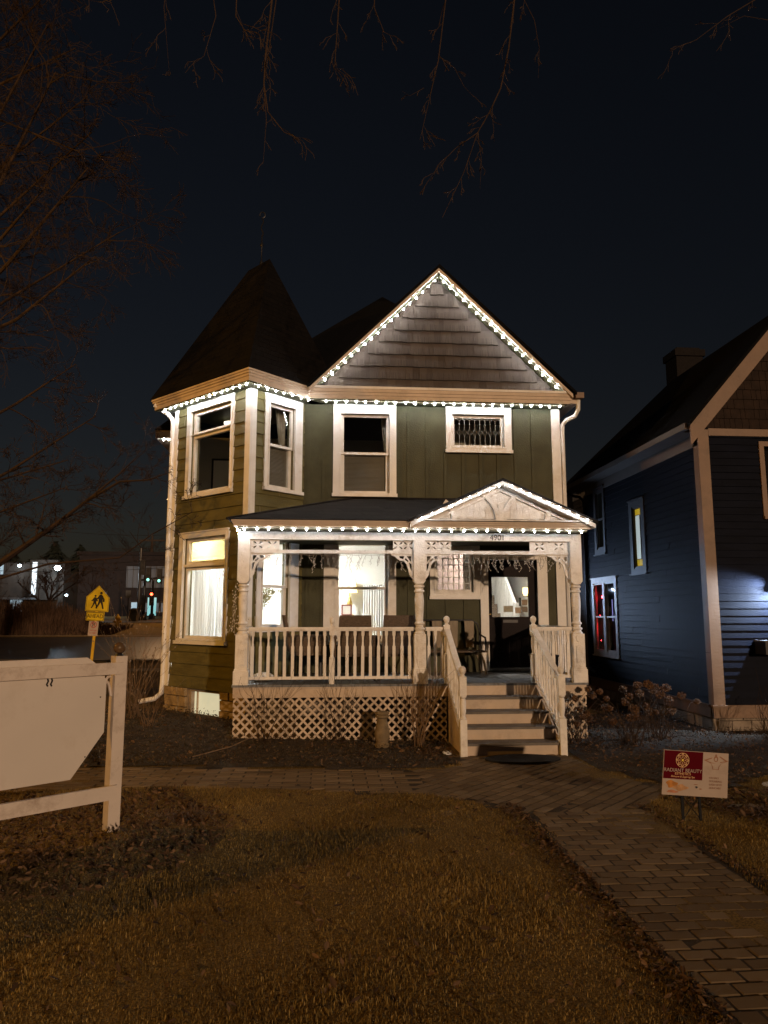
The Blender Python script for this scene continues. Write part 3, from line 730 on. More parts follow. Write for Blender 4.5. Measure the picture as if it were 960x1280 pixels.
# main hip roof, turret roof, rear side roof
def roof_poly(mb, base, zb, ridge, t=0.0):
    pass
mb = MB(); B = [(-0.6,12.35,5.66),(4.42,12.35,5.66),(4.42,19.7,5.66),(-2.7,19.7,5.66),(-2.7,13.7,5.66),(-1.6,13.0,5.9)]; pk = (1.22,16.0,9.16)
for i in range(6): mb.face([B[i], B[(i+1)%6], pk])
mb.face(list(reversed(B)))
mb.build('main_roof', M['broof'], house)
mb = MB(); e = off_poly(tow, 0.33); RB = (-1.125,12.70,8.31); RA = (-1.57,13.2,8.31)
e = off_poly(tow, 0.35); E_ = [(p.x, p.y, 5.70) for p in e]
mb.face([E_[3], E_[0], RB, RA]); mb.face([E_[0], E_[1], RB]); mb.face([E_[1], E_[2], RA, RB]); mb.face([E_[2], E_[3], RA]); mb.face([E_[3],E_[2],E_[1],E_[0]])
trf = mb.build('turret_roof', M['roof'], house)
mb = MB(); fx, fy = -1.30, 12.92
mb.lathe([(0.03,0),(0.035,0.05),(0.012,0.10),(0.010,0.34),(0.035,0.40),(0.012,0.46),(0.010,0.60)], (fx,fy,8.29), 10)
mb.tube([(fx+0.02*math.sin(k*0.9), fy, 8.86+k*0.035) for k in range(12)], [0.012]*12, 6)
mb.tube([(fx+0.05*math.cos(a), fy, 9.30+0.06*math.sin(a)) for a in np.linspace(-1.5,3.6,12)], 0.011, 6)
mb.build('finial', M['black'], trf, True)
mb = MB(); mb.box(-3.62,-2.7,15.05,19.6,5.44,5.60); mb.build('side_cornice', M['cornice'], house)
mb = MB(); q = [(-3.64,15.03,5.605),(-2.3,15.03,5.605),(-2.3,19.6,5.605),(-3.64,19.6,5.605)]
mb.face([q[0],q[1],(-2.3,16.2,7.2)]); mb.face([q[3],q[0],(-2.3,16.2,7.2),(-2.3,18.6,7.2)]); mb.face([q[1],q[2],(-2.3,18.6,7.2),(-2.3,16.2,7.2)]); mb.face([q[2],q[3],(-2.3,18.6,7.2)]); mb.face(q[::-1])
mb.build('side_roof', M['broof'], house)
# gutters and downspouts
mb = MB()
p = PLL.pt
mb.tube([p(-0.27,5.60,0.30), p(-0.2,5.52,0.20), p(-0.12,5.44,0.10), p(-0.045,5.33,0.05), p(-0.035,5.2,0.045), p(-0.035,3.0,0.045), p(-0.035,0.62,0.045), p(-0.05,0.42,0.05), p(-0.14,0.32,0.12), p(-0.36,0.27,0.28)], 0.042, 8)
mb.tube([p(-0.035,3.4,0.045), p(-0.035,3.36,0.045)], 0.047, 8); mb.tube([p(-0.035,1.5,0.045), p(-0.035,1.46,0.045)], 0.047, 8)
mb.build('downspout', M['white'], house, True)
mb = MB()
mb.tube([(4.46,12.22,5.60),(4.46,12.24,5.42),(4.42,12.30,5.32),(4.30,12.42,5.27),(4.245,12.48,5.20),(4.24,12.49,5.05),(4.24,12.49,0.4)], 0.04, 8)
mb.build('downspout', M['white'], house, True)
mb = MB(); mb.box(4.38,4.53,12.10,19.6,5.60,5.70); mb.build('gutter', M['tan'], house)
mb = MB()
mb.prism([p(-0.33,5.64,0.315),p(TL+0.31,5.64,0.315),p(TL+0.31,5.70,0.345),p(-0.36,5.70,0.345),p(-0.36,5.70,0.33),p(-0.33,5.64,0.312)], (0,0,0.001)) if False else None
# foundation of rough stone
mb = MB(); nz = 0
def stones(pl, a0, a1, z0, z1, skip=None, size=0.3):
    z = z0
    while z < z1-0.02:
        h = min(rng.uniform(0.14,0.2), z1-z); a = a0
        while a < a1-0.02:
            L = min(rng.uniform(0.2,0.45)*size/0.3, a1-a)
            if not (skip and a+L > skip[0] and a < skip[1] and z+h > skip[2] and z < skip[3]):
                d = rng.uniform(0.01,0.045); P = pl.pt; g = 0.008; jj = lambda: rng.normal(0,0.006)
                mb.hexa([P(a+g,z+g,d-0.01+jj()),P(a+L-g,z+g,d-0.01+jj()),P(a+L-g,z+g,-0.05),P(a+g,z+g,-0.05),P(a+g+jj(),z+h-g,d+jj()),P(a+L-g+jj(),z+h-g,d+jj()),P(a+L-g,z+h-g,-0.05),P(a+g,z+h-g,-0.05)])
            a += L
        z += h
stones(PLL, 0.0, BASE[0]-0.12, -0.1, 0.548); mb.build('foundation', M['stone'], house)
mb = MB(); stones(PLL, BASE[1]+0.02, TL, -0.1, 0.548); stones(PLR, 0.0, RLEN, -0.1, 0.548); mb.build('foundation', M['stone'], house)
mb = MB(); mb.pbox(PLL, 0.0, BASE[0]-0.12, -0.2, 0.55, -0.10,-0.052); mb.pbox(PLL, BASE[1]+0.02, TL, -0.2, 0.55, -0.10,-0.052); mb.pbox(PLR, 0, RLEN, -0.2, 0.55, -0.10, -0.052)
mb.pbox(PLF, 0, FLEN, -0.2, 0.55, -0.1, -0.02); mb.box(4.10,4.15,12.6,19.5,-0.2,0.5); mb.box(-3.25,-3.2,15.4,19.5,-0.2,0.5); mb.box(T1[0],T1[0]+0.05,T1[1],15.4,-0.2,0.5)
mb.build('foundation_core', M['stone2'], house)
mb = MB(); P = PLL
mb.ring(P, (BASE[0]-0.12, BASE[1]+0.02, 0.05, 0.548), BASE, -0.12, -0.03)
bw = mb.build('basement_window', M['stone2'], house)
mb = MB(); mb.pbox(P, BASE[0], BASE[1], BASE[2], BASE[3], -0.11, -0.10); mb.build('pane', emis('lit_basement_glass', (0.95,0.86,0.55), 0.62, (0.2,0.2,0.17)), bw)
mb = MB(); mb.pbox(P, BASE[0]+0.10, BASE[0]+0.125, BASE[2], BASE[3], -0.095, -0.07); mb.pbox(P, BASE[0]-0.02, BASE[1], BASE[2]-0.06, BASE[2], -0.099, -0.02); mb.build('sash', M['cream'], bw)

# ------------------------------------------------------------------ porch (part of the house)
PX0, PX1, PY0, PY1, DZ = -1.32, 3.80, 10.46, 12.5, 0.80
mb = MB(); nb = 37
for i in range(nb):
    x0 = PX0+(PX1-PX0)*i/nb; mb.box(x0+0.002, PX0+(PX1-PX0)*(i+1)/nb-0.002, PY0-0.02, PY1-0.01, DZ-0.03, DZ+rng.uniform(-0.001,0.001))
mb.build('porch_deck', M['deck'], house)
mb = MB()
mb.box(PX0+0.02,1.74,PY0,PY0+0.03,0.622,DZ-0.032); mb.box(3.03,PX1-0.02,PY0,PY0+0.03,0.622,DZ-0.032)
mb.box(PX1-0.05,PX1-0.02,PY0+0.031,PY1,0.622,DZ-0.032); mb.box(PX0+0.02,PX0+0.05,PY0+0.031,11.6,0.622,DZ-0.032)
mb.build('porch_skirt', M['cream'], house)
def lattice(mb, a0, a1, z0, z1, at, s=0.088, w_=0.030):
    """crossed laths clipped to a rectangle; at(a, z, d) gives the point"""
    for sgn, d in ((1, 0.0), (-1, 0.0085)):
        c = (a0-(z1-z0)) if sgn > 0 else a0
        c = math.floor(c/(s*math.sqrt(2)))*(s*math.sqrt(2))
        while c < a1+(z1-z0):
            hw = w_/math.sqrt(2)
            pts = []
            quad = [(c-hw, z0), (c+hw, z0), (c+hw+sgn*(z1-z0), z1), (c-hw+sgn*(z1-z0), z1)]
            # clip in a
            def clip(poly, lim, keep_greater):
                out = []
                for i in range(len(poly)):
                    p, q = poly[i-1], poly[i]; ip = (p[0] >= lim) == keep_greater or p[0] == lim; iq = (q[0] >= lim) == keep_greater or q[0] == lim
                    if ip != iq:
                        t = (lim-p[0])/(q[0]-p[0]); out.append((lim, p[1]+t*(q[1]-p[1])))
                    if iq: out.append(q)
                return out
            quad = clip(clip(quad, a0, True), a1, False)
            if len(quad) >= 3:
                A = [at(a, z, d) for a, z in quad]; Bq = [at(a, z, d+0.008) for a, z in quad]
                mb.prism(A, Vector(Bq[0])-Vector(A[0]))
            c += s*math.sqrt(2)
fl = lambda a, z, d: (a, PY0+0.012-d, z)
for a0, a1, f_ in ((PX0+0.03, 0.0, fl), (0.004, 1.72, fl), (3.04, PX1-0.03, fl), (PY0+0.03, PY1-0.05, lambda a, z, d: (PX1-0.032+d, a, z))):
    mb = MB(); lattice(mb, a0, a1, -0.01, 0.62, f_); mb.build('lattice_skirt', M['cream'], house)
# steps
SX0, SX1 = 1.76, 3.02; SR, ST = 0.16, 0.272
yb = [PY0-0.02-ST*k for k in range(5)]              # riser faces, top riser first
mb = MB()
for k in range(5):
    yf = PY0-0.02-ST*k+ (0.0 if k else 0.0); zt = DZ-SR*k-0.031; zb_ = DZ-SR*(k+1)
    mb.box(SX0, SX1, yf-0.0, yf+0.02, zb_ if k < 4 else -0.03, zt)
# closed sides
for x in (SX0-0.02, SX1): mb.prism([(x, PY0-0.03, 0.0), (x, PY0-0.03, DZ-0.04), (x, PY0-0.02-ST*4, SR-0.04), (x, PY0-0.02-ST*4, 0.0)], (0.019, 0, 0))
st = mb.build('front_steps', M['cream'], house)
for k in range(1, 5):
    t = MB(); zt = DZ-SR*k; t.box(SX0-0.01, SX1+0.01, PY0-0.02-ST*k-0.03, PY0-0.02-ST*(k-1)-0.001, zt-0.03, zt); t.build('tread', M['tread'], st)
# turned posts
def turned(mb, x, y, z0, prof, n=14): mb.lathe(prof, (x, y, z0), n)
def porch_post(x, y):
    mb = MB(); b = 0.085
    mb.box(x-0.105,x+0.105,y-0.105,y+0.105,DZ,DZ+0.19); mb.box(x-0.095,x+0.095,y-0.095,y+0.095,DZ+0.191,DZ+0.215)
    mb.box(x-b,x+b,y-b,y+b,DZ+0.216,DZ+0.70)
    # raised ornament: roundel and long tablet
    mb.lathe([(0.055,0),(0.055,0.012),(0.045,0.018)], (0,0,0), 12) if False else None
    cu = MB()
    ring = [(x+0.05*math.cos(a), y-b-0.001, DZ+0.635+0.05*math.sin(a)) for a in np.linspace(0, 2*math.pi, 15)[:-1]]
    mb.prism(ring, (0,-0.014,0))
    tb = [(x-0.045,y-b-0.001,DZ+0.28),(x+0.045,y-b-0.001,DZ+0.28),(x+0.045,y-b-0.001,DZ+0.50)]+[(x+0.045*math.cos(a),y-b-0.001,DZ+0.50+0.05*math.sin(a)) for a in np.linspace(0.3,math.pi-0.3,6)]+[(x-0.045,y-b-0.001,DZ+0.50)]
    mb.prism(tb, (0,-0.012,0))
    prof = [(0.080,0.70),(0.084,0.715),(0.066,0.735),(0.062,0.75),(0.080,0.765),(0.080,0.785),(0.056,0.80),(0.058,0.83),(0.074,0.845),(0.074,0.86),(0.058,0.875),(0.055,0.90),(0.062,1.02),(0.068,1.15),(0.067,1.22),(0.060,1.28),(0.058,1.30),(0.076,1.31),(0.076,1.33),(0.062,1.345),(0.062,1.37),(0.078,1.38),(0.078,1.40),(0.060,1.42)]
    mb.lathe(prof, (x,y,DZ), 18)
    mb.prism([(x-b,y-b,DZ+1.47),(x-b*0.6,y-b,DZ+1.425),(x+b*0.6,y-b,DZ+1.425),(x+b,y-b,DZ+1.47),(x+b,y-b,2.86),(x-b,y-b,2.86)], (0,2*b,0))
    return mb.build('porch_post', M['white2'], house, True)
PPY = PY0+0.10
for x in (-1.20, 1.35, 3.70): porch_post(x, PPY)
# railings
RZ = 1.60
def baluster_mesh(h):
    pts = [(-0.022,0),(-0.022,h*0.62),(-0.015,h*0.65),(-0.012,h*0.74),(-0.015,h*0.83),(-0.022,h*0.87),(-0.022,h)]
    pl_ = pts+[(-a, b) for a, b in reversed(pts)]
    mb = MB(); mb.prism([(a, -0.011, b) for a, b in pl_], (0,0.022,0)); return mb.mesh('baluster', M['white2'])
BAL = baluster_mesh(RZ-0.03-0.90+0.0)
def railing(x0, y0, x1, y1, n=None):
    d = Vector((x1-x0, y1-y0)); L = d.length; d /= L; ang = math.degrees(math.atan2(d.y, d.x)); pl = Pl((x0,y0), ang)
    mb = MB(); mb.pbox(pl, 0, L, RZ-0.035, RZ, -0.04, 0.04); mb.pbox(pl, 0, L, RZ-0.055, RZ-0.036, -0.025, 0.025); r = mb.build('railing', M['white2'], house)
    mb = MB(); mb.pbox(pl, 0, L, 0.865, 0.905, -0.025, 0.025); mb.build('bottom_rail', M['white2'], r)
    n = n or max(1, round(L/0.112)); 
    for i in range(n): inst(BAL, 'baluster', r, pl.pt(L*(i+0.5)/n+rng.normal(0,0.002), 0.906, 0.0), pl.ang+rng.normal(0,0.05)).rotation_euler[1] = rng.normal(0,0.006)
    return r
BAL2 = None
railing(-1.11, PPY, 0.035, PPY); railing(0.125, PPY, 1.26, PPY); railing(1.44, PPY, 1.72, PPY, 3); railing(3.06, PPY, 3.61, PPY, 5); railing(3.70, PPY+0.10, 3.70, 12.48, 17)
railing(-1.20, PPY+0.1, -1.20, 11.62, 9)
mb = MB(); x, y = 0.08, PPY
mb.box(x-0.038,x+0.038,y-0.038,y+0.038,DZ,DZ+0.36); mb.box(x-0.038,x+0.038,y-0.038,y+0.038,DZ+0.69,DZ+0.82)
mb.lathe([(0.034,0.36),(0.040,0.37),(0.026,0.385),(0.024,0.42),(0.036,0.52),(0.036,0.57),(0.024,0.66),(0.036,0.68),(0.034,0.69)],(x,y,DZ),14)
mb.lathe([(0.03,0.82),(0.02,0.845),(0.032,0.87),(0.036,0.90),(0.028,0.94),(0.005,0.955)],(x,y,DZ),14)
mb.build('newel_post', M['white2'], house, True)
# stair railings
def stair_rail(x):
    yt, ybt = PPY-0.05, PY0-0.02-ST*4+0.03
    z_t, z_b = RZ-0.02, RZ-0.02-SR*4+0.02
    mb = MB()
    def slab_(z0t, z0b, h, hw):
        mb.hexa([(x-hw,ybt,z0b),(x+hw,ybt,z0b),(x+hw,yt,z0t),(x-hw,yt,z0t),(x-hw,ybt,z0b+h),(x+hw,ybt,z0b+h),(x+hw,yt,z0t+h),(x-hw,yt,z0t+h)])
    slab_(z_t-0.03, z_b-0.03, 0.045, 0.040); slab_(z_t-0.052, z_b-0.052, 0.02, 0.025); r = mb.build('stair_railing', M['white2'], house); mb = MB(); slab_(0.90, 0.27, 0.04, 0.025); mb.build('bottom_rail', M['white2'], r)
    for i in range(9):
        t = (i+0.7)/9.4; y_ = yt+(ybt-yt)*t; zb_ = 0.94+(0.31-0.94)*t; zt = z_t-0.052+(z_b-z_t)*t
        q = MB(); h = zt-zb_; pr = [(-0.02,0),(-0.02,h*0.6),(-0.011,h*0.68),(-0.011,h*0.76),(-0.02,h*0.84),(-0.02,h+0.012)]
        q.prism([(x-0.011, y_+a, zb_+b-0.006) for a, b in pr]+[(x-0.011, y_-a, zb_+b-0.006) for a, b in reversed(pr)], (0.022,0,0)); q.build('baluster', M['white2'], r)
    for y_, z0, zt in ((yt+0.02, DZ, RZ+0.03), (ybt-0.045, 0.0, z_b+0.035)):
        q = MB(); k = 0.044
        q.box(x-k,x+k,y_-k,y_+k,z0,z0+0.40 if z0 > 0.1 else z0+0.46); zq = z0+(0.40 if z0 > 0.1 else 0.46)
        q.lathe([(0.040,0),(0.046,0.012),(0.030,0.03),(0.030,0.05),(0.040,0.10),(0.042,0.2),(0.038,0.24),(0.030,0.26),(0.044,0.275),(0.042,0.29)],(x,y_,zq),14)
        q.box(x-k,x+k,y_-k,y_+k,zq+0.291,zt)
        q.lathe([(0.036,0),(0.022,0.025),(0.036,0.045),(0.046,0.075),(0.042,0.105),(0.02,0.128),(0.003,0.133)],(x,y_,zt),16)
        q.build('newel_post', M['white2'], r, True)
stair_rail(1.745); stair_rail(3.035)
# beam, bar, ceiling, fascia
mb = MB(); bm_y0, bm_y1 = PY0+0.03, PY0+0.17
mb.box(-1.29,3.79,bm_y0,bm_y1,2.862,2.975); mb.box(-1.29,-1.15,bm_y1,11.5,2.862,2.975); mb.box(3.65,3.79,bm_y1,12.49,2.862,2.975)
beam = mb.build('porch_beam', M['white2'], house)
mb = MB(); mb.box(-1.12,1.265,PPY-0.03,PPY+0.03,2.665,2.715); mb.box(1.435,3.615,PPY-0.03,PPY+0.03,2.665,2.715); mb.build('spandrel_bar', M['white2'], house)
mb = MB(); mb.box(-1.27,3.78,10.2,12.49,2.976,3.01); mb.build('porch_ceiling', M['green'], house)
mb = MB()
for y0, x0, x1, a, b in ((10.135,-1.315,3.815,3.012,3.05),(10.12,-1.33,3.83,3.051,3.075),(10.105,-1.345,3.845,3.076,3.10)):
    mb.box(x0, x1, y0, y0+0.12, a, b); mb.box(x0, x0+0.12, y0+0.121, 11.5, a, b); mb.box(x1-0.12, x1, y0+0.121, 12.49, a, b)
mb.build('porch_cornice', M['cornice'], house)
mb = MB(); A = (-1.40,10.06,3.105); Bp = (3.88,10.06,3.105); Cq = (3.88,12.49,3.105); D = (-1.40,12.49,3.105); zr = 3.79
mb.face([A, Bp, (3.88-0.001,12.49,zr), (0.42,12.49,zr)]); mb.face([D, A, (0.42,12.49,zr)]); mb.face([A,D,Cq,Bp]); mb.face([Bp,Cq,(3.879,12.49,zr)])
mb.face([D,(0.42,12.49,zr),(3.879,12.49,zr),Cq])
mb.build('porch_roof', M['porch_roof'], house)
mb = MB(); mb.tube([A,(0.42,12.48,zr+0.01)], 0.02, 6); mb.pbox(PLF, FX(0.42), FX(4.03), zr, zr+0.03, 0.0, 0.03); mb.build('roof_flashing', M['porch_roof'], house)
# entrance pediment
EX0, EX1, EA, EZ0, EZ1 = 1.17, 3.86, 2.51, 3.10, 3.70
mb = MB(); rake_slab(mb, EX0-0.03, EZ0+0.02, EA, EZ1+0.03, 0.04, 10.03, 12.3); rake_slab(mb, EA, EZ1+0.03, EX1+0.03, EZ0+0.02, 0.04, 10.03, 12.3); mb.build('pediment_roof', M['porch_roof'], house)
mb = MB()
for x in (EX0, EX1):
    rake_slab(mb, x, EZ0-0.022, EA, EZ1-0.012, 0.055, 10.055, 10.09); rake_slab(mb, x, EZ0-0.03, EA, EZ1-0.02, 0.05, 10.091, 10.24)
    sg = 1 if x < 2 else -1; rake_slab(mb, x+sg*0.25, EZ0+0.0, EA, EZ1-0.105, 0.035, 10.205, 10.239)
pd = mb.build('pediment', M['white2'], house)
mb = MB(); mb.box(EX0+0.03, EX1-0.03, 10.08, 10.25, 3.101, 3.128); mb.prism([(EX0+0.12,10.241,3.12),(EX1-0.12,10.241,3.12),(EA,10.241,EZ1-0.07)], (0,0.03,0))
for i in range(26):
    x = EX0+0.2+i*0.092; h = (EZ1-0.12-3.128)*(1-abs(x-EA)/1.25)
    if h > 0.03: mb.box(x, x+0.010, 10.236, 10.2405, 3.129, 3.129+h)
mb.build('pediment_panel', M['white2'], pd)
def arc_band(cx, cz, r0, r1, a0, a1, y0, y1, n=12):
    outer = [(cx+r1*math.cos(a), y0, cz+r1*math.sin(a)) for a in np.linspace(R(a0), R(a1), n)]
    inn = [(cx+r0*math.cos(a), y0, cz+r0*math.sin(a)) for a in np.linspace(R(a1), R(a0), n)]
    mb.prism(outer+inn, (0, y1-y0, 0))
mb = MB()
arc_band(EA-0.50, 3.13, 0.42, 0.49, 0, 62, 10.20, 10.232); arc_band(EA+0.50, 3.13, 0.42, 0.49, 118, 180, 10.20, 10.232)
mb.box(EA-0.04,EA+0.04,10.195,10.232,3.13,3.36)
mb.build('pediment_ornament', M['white2'], pd)
mb = MB(); arc_band(EA-1.02, 3.13, 0.30, 0.37, 0, 55, 10.20, 10.232); mb.build('pediment_ornament', M['white2'], pd)
mb = MB(); arc_band(EA+1.02, 3.13, 0.30, 0.37, 125, 180, 10.20, 10.232); mb.build('pediment_ornament', M['white2'], pd)
text('4901', 0.122, M['black'], house, frame_matrix(Pl((0, bm_y0), 0), 2.515, 2.908, 0.004), 'house_number', 0.004, sx=0.95)
# gingerbread: fretted panels and brackets
def petal(cx, cz, ang, L=0.062, w_=0.017, off=0.018):
    c, s = math.cos(ang), math.sin(ang); out = []
    for t in np.linspace(0, 2*math.pi, 11)[:-1]:
        u = off+L/2+L/2*math.cos(t); v = w_*math.sin(t)*(0.6+0.4*math.cos(t)); out.append((cx+u*c-v*s, cz+u*s+v*c))
    return out
def fret(x0, x1):
    w_ = x1-x0; h = 0.143; n = 2; o = [[(0,0),(w_,0),(w_,h),(0,h)]]
    for i in range(n):
        cx = w_*(i+0.5)/n
        for a in (38, 142, 218, 322): o.append(petal(cx, h*0.50, R(a)))
        o.append([(cx-w_/4+0.012*math.cos(t), h-0.012+0.010*math.sin(t)) for t in np.linspace(0,2*math.pi,9)[:-1]]) if i else None
    me = cut_board(o, 0.012); put_mesh(me, 'fretwork_panel', M['white2'], house, frame_matrix(Pl((0,PPY),0), x0, 2.717, 0.0))
for x0, x1 in ((-1.114,-0.70),(0.965,1.264),(1.436,1.83),(3.02,3.614)): fret(x0, x1)
def bracket(x, sgn):
    o = [(0,0),(0.33,0),(0.33,-0.022),(0.27,-0.035),(0.25,-0.06),(0.20,-0.10),(0.14,-0.10),(0.10,-0.15),(0.075,-0.22),(0.06,-0.30),(0.02,-0.36),(0,-0.37)]
    holes = [[(0.03,-0.03),(0.10,-0.03),(0.035,-0.12)],[(0.025,-0.15),(0.065,-0.12),(0.05,-0.20),(0.025,-0.26)],[(0.13,-0.03),(0.21,-0.03),(0.20,-0.06),(0.15,-0.075)],[(0.115,-0.055),(0.125,-0.085),(0.075,-0.12),(0.07,-0.10)]]
    f = lambda P_: [(sgn*a, b) for a, b in P_]
    me = cut_board([f(o)]+[f(h) for h in holes], 0.012); put_mesh(me, 'bracket', M['white2'], house, frame_matrix(Pl((0,PPY),0), x, 2.664, 0.0))
bracket(-1.114, 1); bracket(1.264, -1); bracket(1.436, 1); bracket(3.614, -1)

# ------------------------------------------------------------------ strings of lit bulbs (each string a thing of its own)
bb = MB(); bb.ball((0,0,0), 0.0115, 1.15, 8, 6); BULB = bb.mesh('bulb', M['led'], True); BULB2 = bb.mesh('bulb', emis('soft_led_bulb', (0.94,0.96,1.0), 95.0), True); BULB3 = bb.mesh('bulb', emis('porch_led_bulb', (0.94,0.96,1.0), 165.0), True)
def light_string(pts, n, label, w0=0.006, bulb=None):
    pts = [Vector(p) for p in pts]; t = thing('light_string', label, 'string lights', pts[0], 'lit bulb strings along the eaves')
    mb = MB(); mb.tube([p+Vector((0,0,0.022)) for p in pts], w0, 5); mb.build('wire', M['white'], t)
    seg = [(pts[i+1]-pts[i]).length for i in range(len(pts)-1)]; tot = sum(seg)
    for i in range(n):
        s = tot*(i+0.5)/n; k = 0
        while k < len(seg)-1 and s > seg[k]: s -= seg[k]; k += 1
        inst(bulb or BULB, 'bulb', t, pts[k].lerp(pts[k+1], s/seg[k])+Vector(rng.normal(0,0.005,3)))
    return t
zl = 5.455
q = [p for p in off_poly(tow, 0.245)]
light_string([(q[3].x+0.12,q[3].y-0.12,zl),(q[0].x,q[0].y,zl)], 15, 'lit string under the eave of the left turret side')
light_string([(q[0].x+0.06,q[0].y+0.06,zl),(-0.28,12.21,zl)], 7, 'lit string under the eave of the short right turret side')
light_string([(-0.14,12.21,zl),(4.20,12.21,zl)], 25, 'long lit string under the main front eave above the upstairs windows')
gl = lambda x0,z0,x1,z1: [(x0,12.17,z0),(x1,12.17,z1)]
light_string([(-0.13,12.22,5.79),(1.945,12.22,7.815)], 18, 'lit string on the left slope of the big shingled gable')
light_string([(1.99,12.22,7.80),(4.12,12.22,5.77)], 18, 'lit string on the right slope of the big shingled gable')
light_string([(-1.26,10.17,2.972),(3.77,10.17,2.972)], 29, 'long lit string under the porch eave above the house number', bulb=BULB3)
light_string([(-1.28,10.25,2.972),(-1.28,11.30,2.965)], 7, 'short lit string along the left end of the porch eave')
light_string([(1.26,9.965,3.095),(2.495,9.965,3.635)], 9, 'lit string on the left slope of the small porch pediment', bulb=BULB2)
light_string([(2.53,9.965,3.635),(3.78,9.965,3.085)], 9, 'lit string on the right slope of the small porch pediment', bulb=BULB2)
light_string([(-3.52,15.15,5.42),(-3.0,15.15,5.42)], 5, 'short lit string under the rear side eave left of the turret')
# unlit icicle lights under the spandrel bar
def icicles(x0, x1, y, z, n, label, drop=0.26):
    t = thing('icicle_lights', label, 'string lights', ((x0+x1)/2, y, z)); mb = MB(); mc = MB()
    mb.tube([(x0+(x1-x0)*i/20, y, z-0.012*(i % 2)) for i in range(21)], 0.004, 4)
    for i in range(n):
        x = x0+(x1-x0)*(i+rng.uniform(0.1,0.9))/n; L = drop*rng.uniform(0.35,1.0); p = [Vector((x,y,z))]; k = max(3,int(L/0.045))
        for j in range(k): p.append(p[-1]+Vector((rng.choice([-1,1])*rng.uniform(0.008,0.03), rng.normal(0,0.012), -L/k)))
        mb.tube(p, 0.0042, 4)
        for v in p[1:]: mc.ball(v+Vector((rng.choice([-0.014,0.014]),0,-0.006)), 0.0062, 1.6, 5, 4)
    mb.build('wire', M['wire'], t); o = mc.build('bulb_cluster', M['bulb_off'], t); o['kind'] = 'stuff'
icicles(-1.05, 1.22, PPY+0.05, 2.655, 34, 'unlit icicle lights hanging from the bar in the left porch bay')
icicles(1.46, 3.60, PPY+0.05, 2.655, 52, 'dense unlit icicle lights hanging from the bar in front of the door', 0.24)
t = thing('icicle_lights', 'unlit tangle of string lights hanging down left of the left porch post', 'string lights', (-1.32,PPY,1.6))
mb = MB(); mc = MB()
for k in range(5):
    p = [Vector((-1.31+rng.normal(0,0.015), PPY-0.02+rng.normal(0,0.02), 2.22-0.05*k))]
    for j in range(14-k): p.append(p[-1]+Vector((rng.normal(-0.003,0.016), rng.normal(0,0.012), -rng.uniform(0.03,0.07))))
    mb.tube(p, 0.0025, 4)
    for v in p: mc.ball(v+Vector((rng.normal(0,0.02),-0.01,0)), 0.0075, 1.5, 5, 4)
mb.build('wire', M['wire'], t); mc.build('bulb_cluster', M['bulb_off'], t)['kind'] = 'stuff'

# ------------------------------------------------------------------ room lamps
def ceiling_lamp(x, y, z, r, s, label, c=(0.97,0.98,0.97)):
    t = thing('ceiling_lamp', label, 'lamp', (x,y,z)); mb = MB(); mb.lathe([(r*0.4,0),(r*0.5,-0.03)], (x,y,z), 16); mb.build('lamp_base', M['white'], t)
    mb = MB(); mb.lathe([(r,-0.031),(r,-0.07),(r*0.6,-0.11)], (x,y,z), 20); mb.build('lamp_shade', emis('lit_lamp_glass', c, s), t)
ceiling_lamp(-0.6, 13.9, 3.24, 0.24, 330, 'bright round lamp on the ceiling of the front room')
ceiling_lamp(-1.9, 12.95, 3.24, 0.20, 120, 'bright round lamp on the ceiling inside the turret')
ceiling_lamp(3.0, 13.25, 3.24, 0.16, 190, 'bright round lamp on the ceiling of the entrance hall', (1.0,0.93,0.86))
ceiling_lamp(-1.9, 13.6, 5.45, 0.10, 2.5, 'dim lamp on the ceiling of the upstairs turret room', (1.0,0.85,0.65))
# sconce in the hall
t = thing('wall_sconce', 'small warm glowing sconce seen through the front door glass', 'lamp', (4.07,14.3,2.25)); mb = MB(); mb.box(4.03,4.075,14.27,14.33,2.1,2.2); mb.build('bracket', M['brass'], t)
mb = MB(); mb.lathe([(0.03,0),(0.06,0.08),(0.05,0.16)], (3.98,14.3,2.15), 12); mb.build('lamp_shade', emis('amber_lamp_glass', (1.0,0.62,0.18), 6.0), t)
# front room furniture seen through the windows
t = thing('table_lamp', 'warm glowing table lamp at the back of the front room', 'lamp', (0.48,15.3,1.75))
mb = MB(); mb.lathe([(0.09,0),(0.09,0.02),(0.02,0.04),(0.05,0.15),(0.06,0.25),(0.02,0.38),(0.012,0.5)], (0.48,15.3,1.75), 14); mb.build('base', M['brass'], t, True)
mb = MB(); mb.lathe([(0.16,0.48),(0.10,0.78)], (0.48,15.3,1.75), 18); mb.build('lamp_shade', emis('warm_lamp_shade', (1.0,0.72,0.32), 3.0), t)
t = thing('cabinet', 'white cabinet against the back wall of the front room', 'cabinet', (0.48,15.35,0.85))
mb = MB(); mb.box(0.05,0.95,15.1,15.59,0.9,1.72); mb.build('body', M['plaster'], t); mb = MB(); mb.box(0.02,0.98,15.07,15.595,1.721,1.75); mb.build('top', M['plaster'], t)
for x in (0.10,0.88):
    for yy in (15.12,15.54): 
        mb = MB(); mb.box(x,x+0.03,yy,yy+0.03,0.85,0.9); mb.build('leg', M['black'], t)
t = thing('framed_picture', 'small red framed picture leaning on the cabinet in the front room', 'picture', (0.42,15.05,1.76))
mb = MB(); pl = Pl((0.30,15.12),0); mb.ring(pl,(0,0.22,1.752,1.98),(0.03,0.19,1.78,1.95),0,0.02); mb.build('frame', mat('red_brown_wood',(0.16,0.05,0.04),0.5), t); mb = MB(); mb.pbox(pl,0.031,0.189,1.781,1.949,0.002,0.01); mb.build('print', M['plasterd'], t)
mb = MB(); pl = Pl((0,15.6),0)
